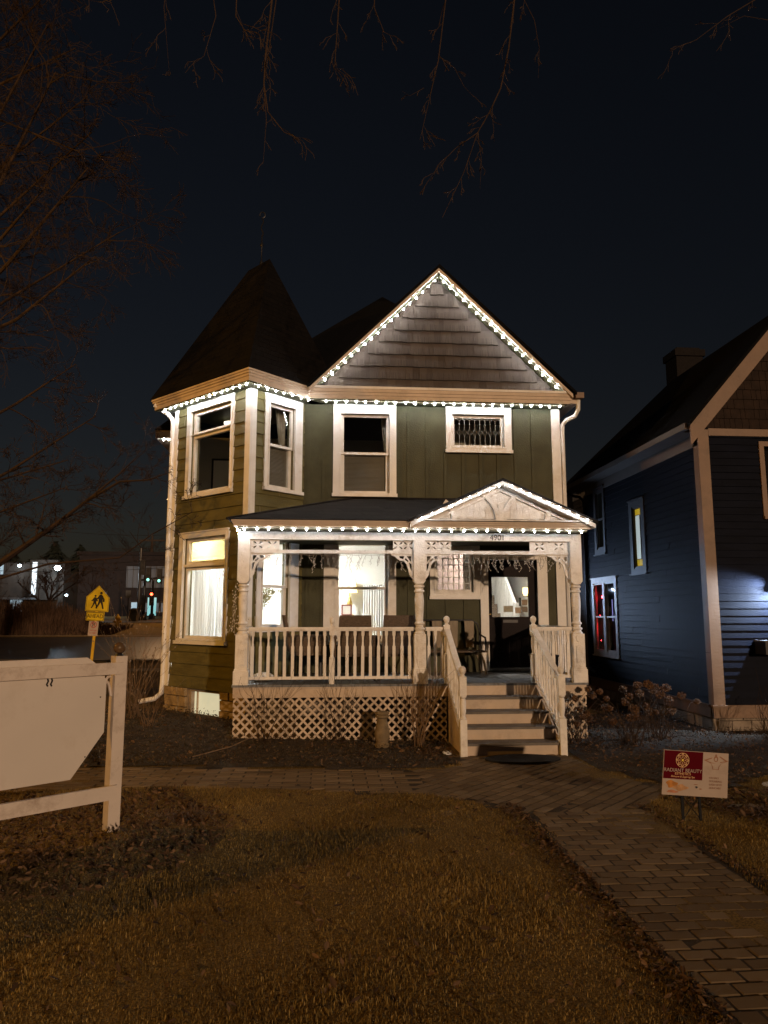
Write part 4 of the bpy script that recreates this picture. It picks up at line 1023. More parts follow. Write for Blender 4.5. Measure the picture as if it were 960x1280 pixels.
mb.ring(pl,(-0.75,0.0,0.85,3.0),(-0.65,-0.10,0.86,2.9),0.001,0.03); mb.build('inner_doorway_trim', M['white'], house)
t = thing('side_table', 'dark side table behind the narrow ground floor turret window', 'table', PLR.pt(0.6,0.85,-0.62))
mb = MB(); mb.pbox(PLR,0.30,0.92,1.52,1.56,-0.85,-0.42); mb.build('tabletop', M['floor_in'], t)
for a in (0.33,0.86):
    for d in (-0.82,-0.48): mb = MB(); mb.pbox(PLR,a,a+0.03,0.85,1.519,d,d+0.03); mb.build('leg', M['floor_in'], t)
mb = MB(); mb.pbox(PLR,0.40,0.68,1.56,1.76,-0.60,-0.44); tag(mb.build('storage_box', mat('dark_grey_box',(0.08,0.08,0.075),0.6)), 'dark grey box standing on the table behind the turret window', 'box')
mb = MB(); c = PLR.pt(0.70,1.762,-0.50); c2 = PLR.pt(0.66,1.762,-0.52)
mb.lathe([(0.035,0),(0.035,0.14),(0.012,0.20),(0.012,0.24)], (c2[0],c2[1],1.762), 12); tag(mb.build('bottle', mat('yellow_plastic',(0.75,0.62,0.03),0.4), smooth=True), 'yellow bottle standing on the dark box behind the turret window', 'bottle')
mb = MB()
for i in range(2): mb.pbox(PLR,0.515+i*0.045,0.55+i*0.045,1.762,1.93-0.03*i,-0.59,-0.47)
tag(mb.build('book_pair', mat('pale_book',(0.55,0.42,0.38),0.7)), 'two pale upright books beside the yellow bottle', 'books')
t = thing('house_plant', 'leafy house plant behind the narrow ground floor turret window', 'plant', PLR.pt(0.45,1.56,-0.72))
c = Vector(PLR.pt(0.78,1.562,-0.74)); mb = MB(); mb.lathe([(0.07,0),(0.09,0.14),(0.095,0.15)], c, 12); mb.build('pot', M['stone2'], t)
mb = MB(); ml = MB()
for i in range(26):
    d = Vector((rng.normal(0,0.25), rng.normal(0,0.25), 1)).normalized(); p = [c+Vector((0,0,0.14))+d*k*0.10+Vector((d.x,d.y,0))*0.02*k*k for k in range(6)]; mb.tube(p, 0.004, 4)
    for k in range(2, 6):
        for _ in range(3):
            o = p[k]+Vector(rng.normal(0,0.03,3)); u = Vector(rng.normal(0,1,3)).normalized()*0.045; v = u.orthogonal().normalized()*0.018; ml.face([o-u,o+v,o+u,o-v])
mb.build('stem', M['stem'], t); ml.build('foliage', mat('grey_green_leaf',(0.22,0.20,0.10),0.6), t)

# ------------------------------------------------------------------ porch furniture
def armchair(label):
    t = thing('wicker_armchair', label, 'chair', (0,0,0), 'wicker armchairs on the porch')
    mb = MB(); mb.prism([(-0.26,-0.27,0.36),(0.26,-0.27,0.36),(0.26,-0.27,0.46),(-0.26,-0.27,0.46)], (0,0.52,0)); mb.build('seat', M['wicker'], t)
    mb = MB(); mb.hexa([(-0.26,-0.31,0.40),(0.26,-0.31,0.40),(0.26,-0.265,0.40),(-0.26,-0.265,0.40),(-0.235,-0.41,0.97),(0.235,-0.41,0.97),(0.235,-0.375,0.97),(-0.235,-0.375,0.97)]); mb.build('backrest', M['wicker'], t)
    for sx in (-1, 1):
        mb = MB(); x0, x1 = sorted((sx*0.265, sx*0.32)); mb.box(x0,x1,-0.27,0.25,0.62,0.66); mb.box(x0+0.008,x1-0.008,-0.25,0.24,0.36,0.62); mb.build('armrest', M['wicker'], t)
        for yy in (-0.26, 0.22):
            mb = MB(); a, b = sorted((sx*0.28, sx*0.315)); mb.box(a,b,yy,yy+0.035,0.0,0.36); mb.build('leg', M['black'], t)
    mb = MB(); mb.box(-0.23,0.23,-0.22,0.23,0.462,0.53); mb.build('cushion', M['plasterd'], t)
    return t
ch = armchair('brown wicker armchair seen from behind, in front of the bright front room window'); ch.location = (0.42,11.15,DZ); WORLD[ch] = Vector(ch.location)
dup(ch, (1.06,11.15,DZ), 0.05, 'brown wicker armchair seen from behind, just left of the middle porch post')
dup(ch, (-0.28,11.55,DZ), R(-82), 'brown wicker armchair turned sideways in the left corner of the porch')
t = thing('porch_bench', 'dark metal porch bench with three wide pale back slats beside the front door', 'bench', (1.98,12.1,DZ))
mb = MB(); x0, x1, yb_, yf = 1.38, 2.62, 12.36, 11.9
def rr(x): return x
mb.tube([(x0,yb_,DZ+0.36),(x0,yb_+0.03,DZ+0.70),(x0+0.03,yb_+0.04,DZ+0.82),(x0+0.13,yb_+0.05,DZ+0.88),(x1-0.13,yb_+0.05,DZ+0.88),(x1-0.03,yb_+0.04,DZ+0.82),(x1,yb_+0.03,DZ+0.70),(x1,yb_,DZ+0.36)], 0.016, 8)
for x in (x0, x1): mb.tube([(x,yb_+0.03,DZ+0.66),(x,yb_-0.1,DZ+0.63),(x,yf+0.03,DZ+0.60),(x,yf,DZ+0.55),(x,yf,DZ+0.36)], 0.015, 8)
mb.build('frame', M['black'], t, True)
for i in range(4):
    mb = MB(); xa = x0+0.16+i*0.28; mb.hexa([(xa,yb_-0.01,DZ+0.42),(xa+0.13,yb_-0.01,DZ+0.42),(xa+0.13,yb_,DZ+0.42),(xa,yb_,DZ+0.42),(xa-0.02,yb_+0.035,DZ+0.87),(xa+0.15,yb_+0.035,DZ+0.87),(xa+0.15,yb_+0.045,DZ+0.87),(xa-0.02,yb_+0.045,DZ+0.87)]); mb.build('back_slat', M['slat'], t)
mb = MB(); mb.box(x0-0.02,x1+0.02,yf-0.02,yb_,DZ+0.36,DZ+0.385); mb.build('seat', M['wicker'], t)
for x in (x0+0.04, x1-0.04):
    for yy, s in ((yf+0.02,-1),(yb_-0.03,1)):
        mb = MB(); k = 0.10 if x > 2 else -0.10; mb.tube([(x-k*1.4,yy,DZ+0.35),(x-k*0.4,yy,DZ+0.32),(x+k*0.1,yy,DZ+0.22),(x+k*0.45,yy,DZ+0.0)], 0.02, 8); mb.build('leg', M['slat'], t)
mb = MB(); mb.ball((0,0,0), 0.16, 0.42, 14, 8); o = mb.build('floor_cushion', M['plaster'], smooth=True); o.location = (-0.93,11.0,DZ+0.068); tag(o, 'small white cushion lying on the deck behind the left railing', 'cushion')
t = thing('planter_box', 'black planter box on the deck behind the right porch railing', 'planter', (3.42,11.3,DZ))
mb = MB(); mb.hexa([(3.26,11.15,DZ),(3.56,11.15,DZ),(3.56,11.45,DZ),(3.26,11.45,DZ),(3.23,11.12,DZ+0.33),(3.59,11.12,DZ+0.33),(3.59,11.48,DZ+0.33),(3.23,11.48,DZ+0.33)]); mb.build('body', M['black'], t)
mb = MB(); mb.box(3.22,3.60,11.11,11.49,DZ+0.331,DZ+0.36); mb.build('rim', M['black'], t)
# doormat
mb = MB(); ring = [(2.42+0.47*math.cos(a), 9.02+0.26*math.sin(a), 0.024) for a in np.linspace(0,2*math.pi,33)[:-1]]; mb.prism(ring[::-1], (0,0,0.014))
tag(mb.build('doormat', M['mat_rubber']), 'black oval doormat lying on the brick path at the foot of the steps', 'doormat')
# stone pedestal in the bed
mb = MB(); z0 = gz(0.76,10.0)
mb.lathe([(a*0.8,b) for a, b in [(0.115,-0.03),(0.12,0.05),(0.10,0.08),(0.125,0.14),(0.13,0.2),(0.105,0.30),(0.085,0.36),(0.085,0.39),(0.115,0.41),(0.115,0.43),(0.10,0.44),(0.12,0.45),(0.12,0.48)]], (0.76,9.98,z0), 20)
tag(mb.build('garden_pedestal', M['conc'], smooth=True), 'small weathered stone baluster pedestal in the bed before the lattice', 'pedestal')

# ------------------------------------------------------------------ dark blue neighbour house
nh = thing('neighbour_house', 'dark navy clapboard house with tan trim, right of the green house', 'house', (7.4, 14, 0))
NX, NY = 6.0, 11.0; NXR = 8.95; NZ = 4.78
QL = Pl((NX, 17.0), -90); QF = Pl((NX, NY), 0)         # left wall: distance along runs from the back (0) to the front corner (6)
LA = lambda y: 17.0-y
NW = {'a': ((LA(15.66), LA(15.04), 3.09, 4.55), (LA(15.5), LA(15.18), 3.24, 4.44), 3.85),
      's': ((LA(13.78), LA(13.10), 2.56, 3.98), (LA(13.60), LA(13.28), 2.70, 3.82), None),
      'p': ((LA(15.95), LA(14.56), 0.90, 2.55), None, None)}
def nop(g): return (g[0]-0.04, g[1]+0.04, g[2]-0.04, g[3]+0.04)
PG = [(LA(15.80), LA(15.36), 1.02, 2.42), (LA(15.16), LA(14.72), 1.02, 2.42)]
ops = [nop(NW['a'][1]), nop(NW['s'][1])]+[nop(g) for g in PG]
mb = MB(); clap(mb, QL, 6.0, 0.38, NZ, ops, 0.115, 0.021); reveals(mb, QL, ops, -0.12)
fops = [(1.08, 1.9, 3.4, 4.5)]
clap(mb, QF, NXR-NX, 0.38, NZ, fops, 0.115, 0.021); reveals(mb, QF, fops, -0.12)
clap(mb, Pl((NXR, NY), 90), 6.0, 0.38, NZ, [], 0.115, 0.021)
nw = mb.build('clapboard_wall', M['navy'], nh)
mb = MB(); QB = Pl((NX+0.06, 22.0), -90); clap(mb, QB, 4.99, 0.38, 4.3, [(4.99-0.75,4.99-0.42,1.5,2.5)], 0.115, 0.021); mb.box(6.06,8.9,21.9,22.0,0.38,4.3); mb.build('rear_wall', M['navy'], nh)
mb = MB(); mb.ring(QB, (4.99-0.86,4.99-0.33,1.4,2.6), (4.99-0.75,4.99-0.42,1.5,2.5), 0.0, 0.03); rw = mb.build('window', M['tan_d'], nh); mb = MB(); mb.pbox(QB,4.99-0.75,4.99-0.42,1.5,2.5,-0.04,-0.035); mb.build('pane', M['black'], rw)
mb = MB(); mb.pbox(QF, -0.03, 0.15, 0.36, 4.76, 0.0, 0.035); mb.pbox(QL, 5.87, 5.998, 0.36, 4.76, 0.0, 0.03); mb.build('corner_board', M['tan'], nh)
mb = MB(); mb.pbox(QF, -0.05, NXR-NX, 0.20, 0.37, 0.0, 0.05); mb.pbox(QF,-0.07,NXR-NX,0.371,0.395,0.0,0.07); mb.pbox(QL, 0, 5.948, 0.20, 0.37, 0.0, 0.05); mb.pbox(QL, 0, 5.93, 0.371, 0.395, 0.0, 0.07)
mb.build('water_table', M['tan'], nh)
mb = MB(); stones(QF, 0.03, NXR-NX, -0.15, 0.199); stones(QL, 0, 5.98, -0.15, 0.199); mb.build('foundation', M['stone2'], nh)
mb = MB(); mb.box(NX+0.04,NXR-0.04,NY+0.04,17.0,-0.2,0.21); mb.box(6.1,8.9,17.0,22,-0.2,0.38); mb.build('foundation_core', M['stone2'], nh)
# roof: ridge towards the viewer, hip at the back
RX = 7.45; RZ_ = 6.83; EXL = 5.68; EXR = 2*RX-EXL
mb = MB(); yF = 10.66; yR = 14.6; ye = 17.25
top = lambda x: 4.80+(RZ_-4.80)*(1-abs(x-RX)/(RX-EXL))
a, b, c_, d, e, f = (EXL,yF,4.80),(RX,yF,RZ_),(EXR,yF,4.80),(EXL,ye,4.80),(RX,yR,RZ_),(EXR,ye,4.80)
mb.face([a,b,e,d]); mb.face([b,c_,f,e]); mb.face([d,e,f])
lo = lambda p: (p[0],p[1],p[2]-0.07)
mb.face([lo(d),lo(e),lo(b),lo(a)]); mb.face([lo(e),lo(f),lo(c_),lo(b)]); mb.face([a,lo(a),lo(b),b]); mb.face([b,lo(b),lo(c_),c_]); mb.face([d,lo(d),lo(a),a]); mb.face([c_,lo(c_),lo(f),f]); mb.face([f,lo(f),lo(d),d])
nr = mb.build('roof', M['broof'], nh)
mb = MB(); mb.box(7.52,8.12,14.5,15.0,6.3,7.35); mb.box(7.48,8.16,14.46,15.04,7.351,7.5); mb.box(7.56,8.08,14.54,14.96,7.501,7.56); mb.build('chimney', M['brick'], nr)
mb = MB(); mb.face([(6.0,22.2,4.25),(9.0,22.2,4.25),(8.4,17.0,5.0),(6.0,17.0,4.9)]); mb.face([(6.0,22.2,4.25),(6.0,17.0,4.9),(6.0,17.0,4.2),(6.0,22.2,4.2)]); mb.build('rear_roof', M['broof'], nh)
sl_ = (RZ_-4.80)/(RX-EXL)
def nrake(mb, x0, x1, dz, t, y0, y1):
    z = lambda x: 4.80+sl_*(RX-EXL-abs(x-RX))
    mb.prism([(x0,y0,z(x0)-dz),(x1,y0,z(x1)-dz),(x1,y0,z(x1)-dz-t),(x0,y0,z(x0)-dz-t)], (0,y1-y0,0))
mb = MB()
for xe in (EXL, EXR):
    nrake(mb, xe+(0.02 if xe < RX else -0.02), RX, 0.072, 0.07, 10.67, 10.72); nrake(mb, xe+(0.05 if xe < RX else -0.05), RX, 0.075, 0.34, 10.721, 10.76)
mb.build('bargeboard', M['tan'], nh)
mb = MB(); nrake(mb, EXL+0.1, RX, 0.08, 0.05, 10.761, 11.0); nrake(mb, EXR-0.1, RX, 0.08, 0.05, 10.761, 11.0); mb.build('gable_soffit', M['tan_d'], nh)
mb = MB(); mb.pbox(QF, 0.151, NXR-NX, 4.66, 4.78, 0.0, 0.04); mb.build('frieze_board', M['tan'], nh)
mb = MB(); mb.prism([(6.0,10.99,4.78),(NXR,10.99,4.78),(RX,10.99,6.55)], (0,0.03,0))
z = 4.79
while z < 6.4:
    x = 6.0+(z-4.78)/sl_*0.97; xr = NXR-(z-4.78)/sl_*0.97
    while x < xr-0.03:
        wd = min(rng.uniform(0.08,0.18), xr-x); mb.hexa([(x,10.965,z),(x+wd-0.006,10.965,z),(x+wd-0.006,10.992,z),(x,10.992,z),(x,10.983,z+0.17),(x+wd-0.006,10.983,z+0.17),(x+wd-0.006,10.992,z+0.17),(x,10.992,z+0.17)]); x += wd
    z += 0.165
mb.build('gable_shingles', M['bshake'], nh)
mb = MB(); mb.box(5.64,5.72,10.75,17.2,4.70,4.80); mb.build('gutter', M['tan_d'], nh)
mb = MB(); mb.box(5.721,6.0,10.95,17.1,4.70,4.73); mb.pbox(QL, 0, 5.998, 4.50, 4.699, 0.0, 0.03); mb.build('eave_board', M['tan_d'], nh)
mb = MB(); mb.tube([(5.70,16.6,4.70),(5.72,16.5,4.58),(5.90,16.32,4.50),(5.95,16.25,4.40),(5.95,16.2,4.2),(5.95,16.2,0.2)], 0.035, 8); mb.tube([(5.95,16.2,0.6),(5.93,16.1,0.56),(5.93,15.8,0.5)],0.03,6); mb.build('downspout', M['black'], nh, True)
def nwin(c, gs, cas, mids, glassm, name='window'):
    mb = MB()
    if len(gs) == 1: mb.ring(QL, c, nop(gs[0]), 0.0, 0.032)
    else:
        o0, o1 = nop(gs[0]), nop(gs[1]); mb.ring(QL, c, (o0[0],o1[1],o0[2],o0[3]), 0.0, 0.036); mb.pbox(QL, o0[1], o1[0], o0[2], o0[3], 0.0, 0.036)
    mb.pbox(QL, c[0]-0.03, c[1]+0.03, c[2]-0.03, c[2], 0.0, 0.06); mb.pbox(QL, c[0]-0.02, c[1]+0.02, c[3], c[3]+0.025, 0.0, 0.055)
    fr = mb.build(name, cas, nh)
    for g in gs:
        o = nop(g); m_ = mids; s = MB()
        s.ring(QL, o, g, -0.03, 0.016)
        if m_: s.pbox(QL, g[0], g[1], m_-0.02, m_+0.02, -0.0295, 0.0155)
        s.build('sash', cas, fr); s = MB(); s.pbox(QL, g[0], g[1], g[2], g[3], 0.008, 0.011); s.build('pane', glassm, fr)
    return fr
nwin(NW['a'][0], [NW['a'][1]], M['plum'], 3.85, M['glass'])
wp = nwin(NW['p'][0], PG, M['post'], 1.72, M['glass'])
ws = nwin(NW['s'][0], [NW['s'][1]], M['plum'], None, M['glass'])
g = NW['s'][1]; mb = MB(); mb.pbox(QL, g[0]+0.07, g[1]-0.07, g[2]+0.14, g[3]-0.14, 0.001, 0.004); mb.build('lit_pane', emis('lit_frosted_glass', (0.72,0.80,0.82), 0.62, (0.1,0.1,0.1)), ws)
mb = MB()
for i in range(3):
    a0 = g[0]+(g[1]-g[0])*i/3+0.006; a1 = g[0]+(g[1]-g[0])*(i+1)/3-0.006
    mb.pbox(QL,a0,a1,g[2]+0.006,g[2]+0.13,-0.026,-0.021); mb.pbox(QL,a0,a1,g[3]-0.13,g[3]-0.006,-0.026,-0.021)
for k in range(2):
    z0 = g[2]+0.146+k*(g[3]-g[2]-0.28)/2; z1 = z0+(g[3]-g[2]-0.28)/2-0.012
    for a0, a1 in ((g[0]+0.004,g[0]+0.062),(g[1]-0.062,g[1]-0.004)): mb.pbox(QL,a0,a1,z0,z1,-0.026,-0.021)
mb.build('amber_pane', emis('lit_amber_glass', (0.85,0.55,0.03), 0.50, (0.1,0.07,0.0)), ws)
mb = MB(); mb.ring(QL, (g[0]+0.062,g[1]-0.062,g[2]+0.130,g[3]-0.130), (g[0]+0.069,g[1]-0.069,g[2]+0.139,g[3]-0.139), 0.0042, 0.0062); 
mb.build('leading', M['black'], ws)
mb = MB(); mb.pbox(QF,1.0,1.08,3.35,4.58,0.0,0.035); mb.pbox(QF,1.9,1.98,3.35,4.58,0.0,0.035); mb.pbox(QF,1.08,1.9,4.5,4.58,0.0,0.035); mb.pbox(QF,1.0,1.98,3.30,3.349,0.0,0.06); fw = mb.build('window', M['tan'], nh)
mb = MB(); mb.pbox(QF,1.08,1.9,3.4,4.5,-0.06,-0.055); mb.build('pane', M['glassd'], fw)
mb = MB(); mb.box(6.14,8.8,11.15,16.9,0.9,0.95); mb.box(8.7,8.75,11.15,16.9,0.9,4.6); mb.box(6.14,8.75,16.85,16.9,0.9,4.6); mb.box(6.14,8.75,11.16,11.2,0.9,4.6); mb.box(6.14,8.75,11.2,16.85,2.75,2.8); mb.build('interior_room', M['dark_in'], nh)
for y_ in (16.45, 15.75):  # added glowing panels imitating a bluish reflection in the paired window
    mb = MB(); mb.box(6.60,6.64,y_,y_+0.30,1.62,2.12); mb.build('reflection_glow_panel', emis('pale_violet_reflection', (0.42,0.42,1.0), 0.75, (0.1,0.1,0.1)), nh)
# red festive bulbs inside the paired window
t = thing('red_light_string', 'red glowing bulbs inside the lower paired window of the dark blue house', 'string lights', (6.2,15.3,1.9))
rb = MB(); rb.ball((0,0,0),0.022,1.2,8,6); RB_ = rb.mesh('bulb', emis('red_bulb', (1.0,0.03,0.04), 60.0), True)
pts = [(6.15,15.80,2.16),(6.15,15.70,2.13),(6.15,15.72,2.20),(6.15,15.74,1.50),(6.15,15.70,1.44),(6.10,15.86,1.75),(6.10,15.86,1.2)]
mb = MB(); mb.tube([(x,y_,z_+0.02) for x,y_,z_ in pts], 0.005, 4); mb.build('wire', M['black'], t)
for p_ in pts: inst(RB_, 'bulb', t, p_)
# wall lamp and the black box below it
t = thing('wall_lamp', 'cold white wall lamp above the black box at the right edge', 'lamp', (7.10,10.85,2.2))
mb = MB(); mb.box(7.04,7.16,10.93,10.985,2.12,2.28); mb.build('bracket', M['black'], t)
mb = MB(); mb.hexa([(7.02,10.80,2.16),(7.18,10.80,2.16),(7.18,10.93,2.13),(7.02,10.93,2.13),(7.04,10.82,2.27),(7.16,10.82,2.27),(7.16,10.93,2.27),(7.04,10.93,2.27)]); mb.build('lamp_head', emis('cold_lamp_glass', (0.75,0.86,1.0), 8.0), t)
pl_ = bpy.data.lights.new('wall_lamp_light', 'SPOT'); pl_.energy = 420; pl_.color = (0.62,0.78,1.0); pl_.shadow_soft_size = 0.03; pl_.spot_size = R(125); pl_.spot_blend = 0.5
o = bpy.data.objects.new('wall_lamp_light', pl_); COL.objects.link(o); o.parent = t; o.location = (0.0,-0.13,-0.02); o.rotation_euler = Vector((-0.62,0.62,-0.55)).to_track_quat('-Z','Y').to_euler()
t = thing('wall_box', 'black box with a pale lid on the dark blue clapboard under the cold wall lamp', 'box', (7.15,10.85,1.2))
mb = MB(); mb.box(6.70,7.7,10.70,10.98,1.17,1.36); mb.build('body', M['black'], t); mb = MB(); mb.box(6.68,7.72,10.68,10.98,1.361,1.385); mb.build('lid', M['pale_panel'], t)

# ------------------------------------------------------------------ white sign frame in the lawn, front left
SD = Vector((-0.774, -0.633)); ang = math.degrees(math.atan2(-SD.y, -SD.x))
sf = thing('post_sign', 'white wooden sign post with a blank octagonal board, cut by the left edge', 'sign', (-1.71, 6.28, 0.0))
L_ = 2.6
QS = Pl((-1.665+SD.x*L_, 6.315+SD.y*L_), ang)          # seen from the camera, runs from the near left end (0) to the far post (L_)
mb = MB(); mb.pbox(QS, L_-0.10, L_, -0.05, 1.445, -0.10, 0.0); p1 = mb.build('post', M['post'], sf)
mb = MB(); mb.pbox(QS, 0.0, 0.10, -0.05, 1.445, -0.10, 0.0); mb.build('post', M['post'], sf)
mb = MB(); mb.pbox(QS, 0.05, L_-0.035, 1.30, 1.395, 0.001, 0.03); mb.build('rail', M['post'], sf)
mb = MB(); mb.pbox(QS, 0.02, L_-0.045, 0.305, 0.415, 0.001, 0.03); mb.build('rail', M['post'], sf)
def octo(a0, a1, z0, z1, cu, cl, d0, d1):
    P_ = [(a0+cl,z0),(a1-cl,z0),(a1,z0+cl*1.35),(a1,z1-cu*0.72),(a1-cu,z1),(a0+cu,z1),(a0,z1-cu*0.72),(a0,z0+cl*1.35)]
    A_ = [QS.pt(a,z,d0) for a, z in P_]; mb.prism(A_, Vector(QS.pt(0,0,d1))-Vector(QS.pt(0,0,d0)))
mb = MB(); octo(0.24, L_-0.155, 0.50, 1.34, 0.11, 0.25, -0.055, -0.035); mb.build('sign_panel', M['board'], sf)
mb = MB(); octo(0.24, L_-0.155, 0.52, 1.44, 0.15, 0.25, -0.095, -0.075); mb.build('sign_panel', M['board'], sf)
for a, z in ((L_-0.20,1.12),(L_-0.30,0.66),(L_-1.05,0.56)):
    mb = MB(); mb.prism([QS.pt(a+0.006*math.cos(q_),z+0.006*math.sin(q_),-0.0345) for q_ in np.linspace(0,2*math.pi,9)[:-1]], Vector(QS.pt(0,0,0.003))-Vector(QS.pt(0,0,0))); mb.build('screw', M['black'], sf)
for a in (L_-0.63, L_-0.60):
    mb = MB(); mb.tube([QS.pt(a,1.30,-0.025),QS.pt(a+0.006,1.275,-0.02),QS.pt(a-0.004,1.25,-0.022),QS.pt(a+0.004,1.235,-0.02)],0.007,6); mb.build('hook', M['black'], sf)
mb = MB(); mb.tube([QS.pt(L_-0.115,1.28,-0.05),QS.pt(L_-0.14,1.275,-0.05),QS.pt(L_-0.155,1.25,-0.05),QS.pt(L_-0.135,1.23,-0.05),QS.pt(L_-0.12,1.19,-0.05),QS.pt(L_-0.105,1.12,-0.05)],0.012,6); mb.build('scroll_bracket', M['post'], sf)
t = thing('solar_post_light', 'round brown glass garden light on top of the white sign post', 'lamp', QS.pt(L_-0.05,1.446,-0.05))
c = QS.pt(L_-0.05,1.446,-0.05)
mb = MB(); mb.lathe([(0.035,0),(0.03,0.012),(0.022,0.02)], c, 16); mb.build('base', M['black'], t)
m, tt, b_ = _new('brown_glass'); b_.inputs['Base Color'].default_value = (0.10,0.06,0.03,1); b_.inputs['Roughness'].default_value = 0.08; b_.inputs['Specular IOR Level'].default_value = 0.8
M['bglass'] = m
mb = MB(); mb.ball((c[0],c[1],c[2]+0.065), 0.05, 0.95, 20, 12); mb.build('globe', m, t, True)

# ------------------------------------------------------------------ small salon sign, front right
yl = thing('yard_sign', 'small tilted red and cream salon sign on two black stakes by the path', 'sign', (3.2, 6.34, 0))
YS = Pl((2.93, 6.34), 2.0)
def tilt(P_, a, z): return P_
yw, yh, tl = 0.605, 0.375, R(-3.5)
m0 = frame_matrix(YS, 0.045, 0.245, 0.0) @ Matrix.Rotation(tl, 4, 'Z') @ Matrix(((1,0.15,0,0),(0,1,0,0),(0,0,1,0),(0,0,0,1)))
m0 = frame_matrix(YS, -0.005, 0.238, 0.0) @ Matrix.Rotation(R(-4.6), 4, 'Z') @ Matrix(((1,0.09,0,0),(0,1,0,0),(0,0,1,0),(0,0,0,1))) @ Matrix.Rotation(R(-6), 4, 'X')
def yflat(x0,x1,y0,y1,d0,d1,name,material):
    mb = MB(); mb.box(x0,x1,y0,y1,d0,d1); me = mb.mesh(name, material); return put_mesh(me, name, material, yl, m0 @ Matrix(((1,0.0,0,0),(0,1,0,0),(0,0,1,0),(0,0,0,1))))
yflat(0,yw,0,yh,-0.006,0.0,'sign_panel',M['signwhite'])
yflat(0.004,0.365,0.135,yh-0.004,0.0003,0.0016,'red_field',mat('maroon_print',(0.085,0.003,0.007),0.8,0.08,3,spec=0.04))
gold = mat('gold_print',(0.62,0.36,0.12),0.4,0.05,5); brown = mat('brown_print',(0.26,0.12,0.06),0.6,0.05,5)
T_ = lambda x, y, d=0.002: m0 @ Matrix.Translation((x, y, d))
def gold_ring(r, w_):
    outl = [[(r*math.cos(a), r*math.sin(a)) for a in np.linspace(0,2*math.pi,25)[:-1]], [((r-w_)*math.cos(a), (r-w_)*math.sin(a)) for a in np.linspace(0,2*math.pi,25)[:-1]]]
    return outl
o_ = gold_ring(0.062,0.004)+gold_ring(0.045,0.003)
put_mesh(cut_board(o_, 0.0004), 'mandala', gold, yl, T_(0.175,0.295))
for k in range(8):
    a = k*math.pi/4; o_ = [[(x*1.0, y_) for x, y_ in petal(0,0,a,0.042,0.014,0.016)]]; o_ += [[(x, y_) for x, y_ in petal(0,0,a,0.030,0.009,0.022)]]
    put_mesh(cut_board(o_, 0.0004), 'mandala', gold, yl, T_(0.175,0.295,0.0025))
put_mesh(cut_board([[(0.016*(1 if k % 2 else 0.5)*math.cos(k*math.pi/4), 0.016*(1 if k % 2 else 0.5)*math.sin(k*math.pi/4)) for k in range(8)]], 0.0004), 'mandala', M['yellow'], yl, T_(0.175,0.295,0.0035))
text('RADIANT BEAUTY', 0.043, M['signwhite'], yl, T_(0.183,0.207), 'lettering', 0.0004)
text('ESTHETICS', 0.028, gold, yl, T_(0.183,0.180), 'lettering', 0.0004, sx=1.1)
text('Skincare & Sugaring Spa', 0.023, gold, yl, T_(0.183,0.156), 'lettering', 0.0004, shear=0.3)
for i, s in enumerate(('FACIALS','SUGARING','LASH LIFTS','SKINCARE')): text(s, 0.024, brown, yl, T_(0.43,0.160-i*0.028), 'lettering', 0.0004, 'LEFT')
body_line = [(-0.115,0.045),(-0.045,0.068),(-0.035,0.072),(-0.04,0.062),(-0.085,0.045),(-0.04,0.035),(0.0,0.03),(0.04,0.035),(0.085,0.045),(0.03,0.08),(0.038,0.084),(0.115,0.045),(0.05,0.022),(0.032,-0.005),(0.03,-0.03),(-0.03,-0.03),(-0.032,-0.005),(-0.05,0.022)]
inn = [(-0.10,0.044),(-0.045,0.018),(-0.026,-0.006),(-0.024,-0.026),(0.024,-0.026),(0.026,-0.006),(0.045,0.018),(0.10,0.044),(0.04,0.028),(0.0,0.022),(-0.04,0.028)]
put_mesh(cut_board([body_line, inn], 0.0004), 'figure_drawing', brown, yl, T_(0.487,0.262))
hd = [(0.020*math.cos(a), 0.026*math.sin(a)) for a in np.linspace(0,2*math.pi,17)[:-1]]; hi = [(0.013*math.cos(a), 0.015*math.sin(a)-0.004) for a in np.linspace(0,2*math.pi,13)[:-1]]
put_mesh(cut_board([hd, hi], 0.0004), 'figure_drawing', brown, yl, T_(0.487,0.322)); put_mesh(cut_board([[(x*0.45, y_*0.4) for x, y_ in hd]], 0.0004), 'figure_drawing', brown, yl, T_(0.487,0.352))
blob = lambda rx, ry, k, s_: [(rx*math.cos(a)*(1+0.25*math.sin(k*a+s_)), ry*math.sin(a)*(1+0.2*math.cos(k*a+s_))) for a in np.linspace(0,2*math.pi,21)[:-1]]
put_mesh(cut_board([blob(0.05,0.03,3,0.4)], 0.0003), 'painted_flower', mat('orange_wash',(0.42,0.17,0.035),0.8,0.3,20), yl, T_(0.085,0.09)); put_mesh(cut_board([blob(0.065,0.026,4,1.2)], 0.0003), 'painted_flower', mat('apricot_wash',(0.44,0.24,0.11),0.8,0.3,20), yl, T_(0.165,0.065,0.0026))
put_mesh(cut_board([blob(0.05,0.012,3,2.0)], 0.0003), 'painted_flower', mat('coral_wash',(0.40,0.17,0.09),0.8,0.3,20), yl, T_(0.09,0.03,0.003))
put_mesh(cut_board([blob(0.011,0.009,3,0)], 0.0003), 'eye_drawing', M['ink'], yl, T_(0.315,0.075)); put_mesh(cut_board([blob(0.012,0.005,3,1)], 0.0003), 'eye_drawing', brown, yl, T_(0.352,0.062)); put_mesh(cut_board([blob(0.016,0.004,2,1)], 0.0003), 'eye_drawing', brown, yl, T_(0.307,0.098))
for x in (0.175, 0.335):
    mb = MB(); mb.pbox(YS, x, x+0.022, -0.08, 0.24, -0.022, -0.007); mb.build('stake', M['mat_rubber'], yl)
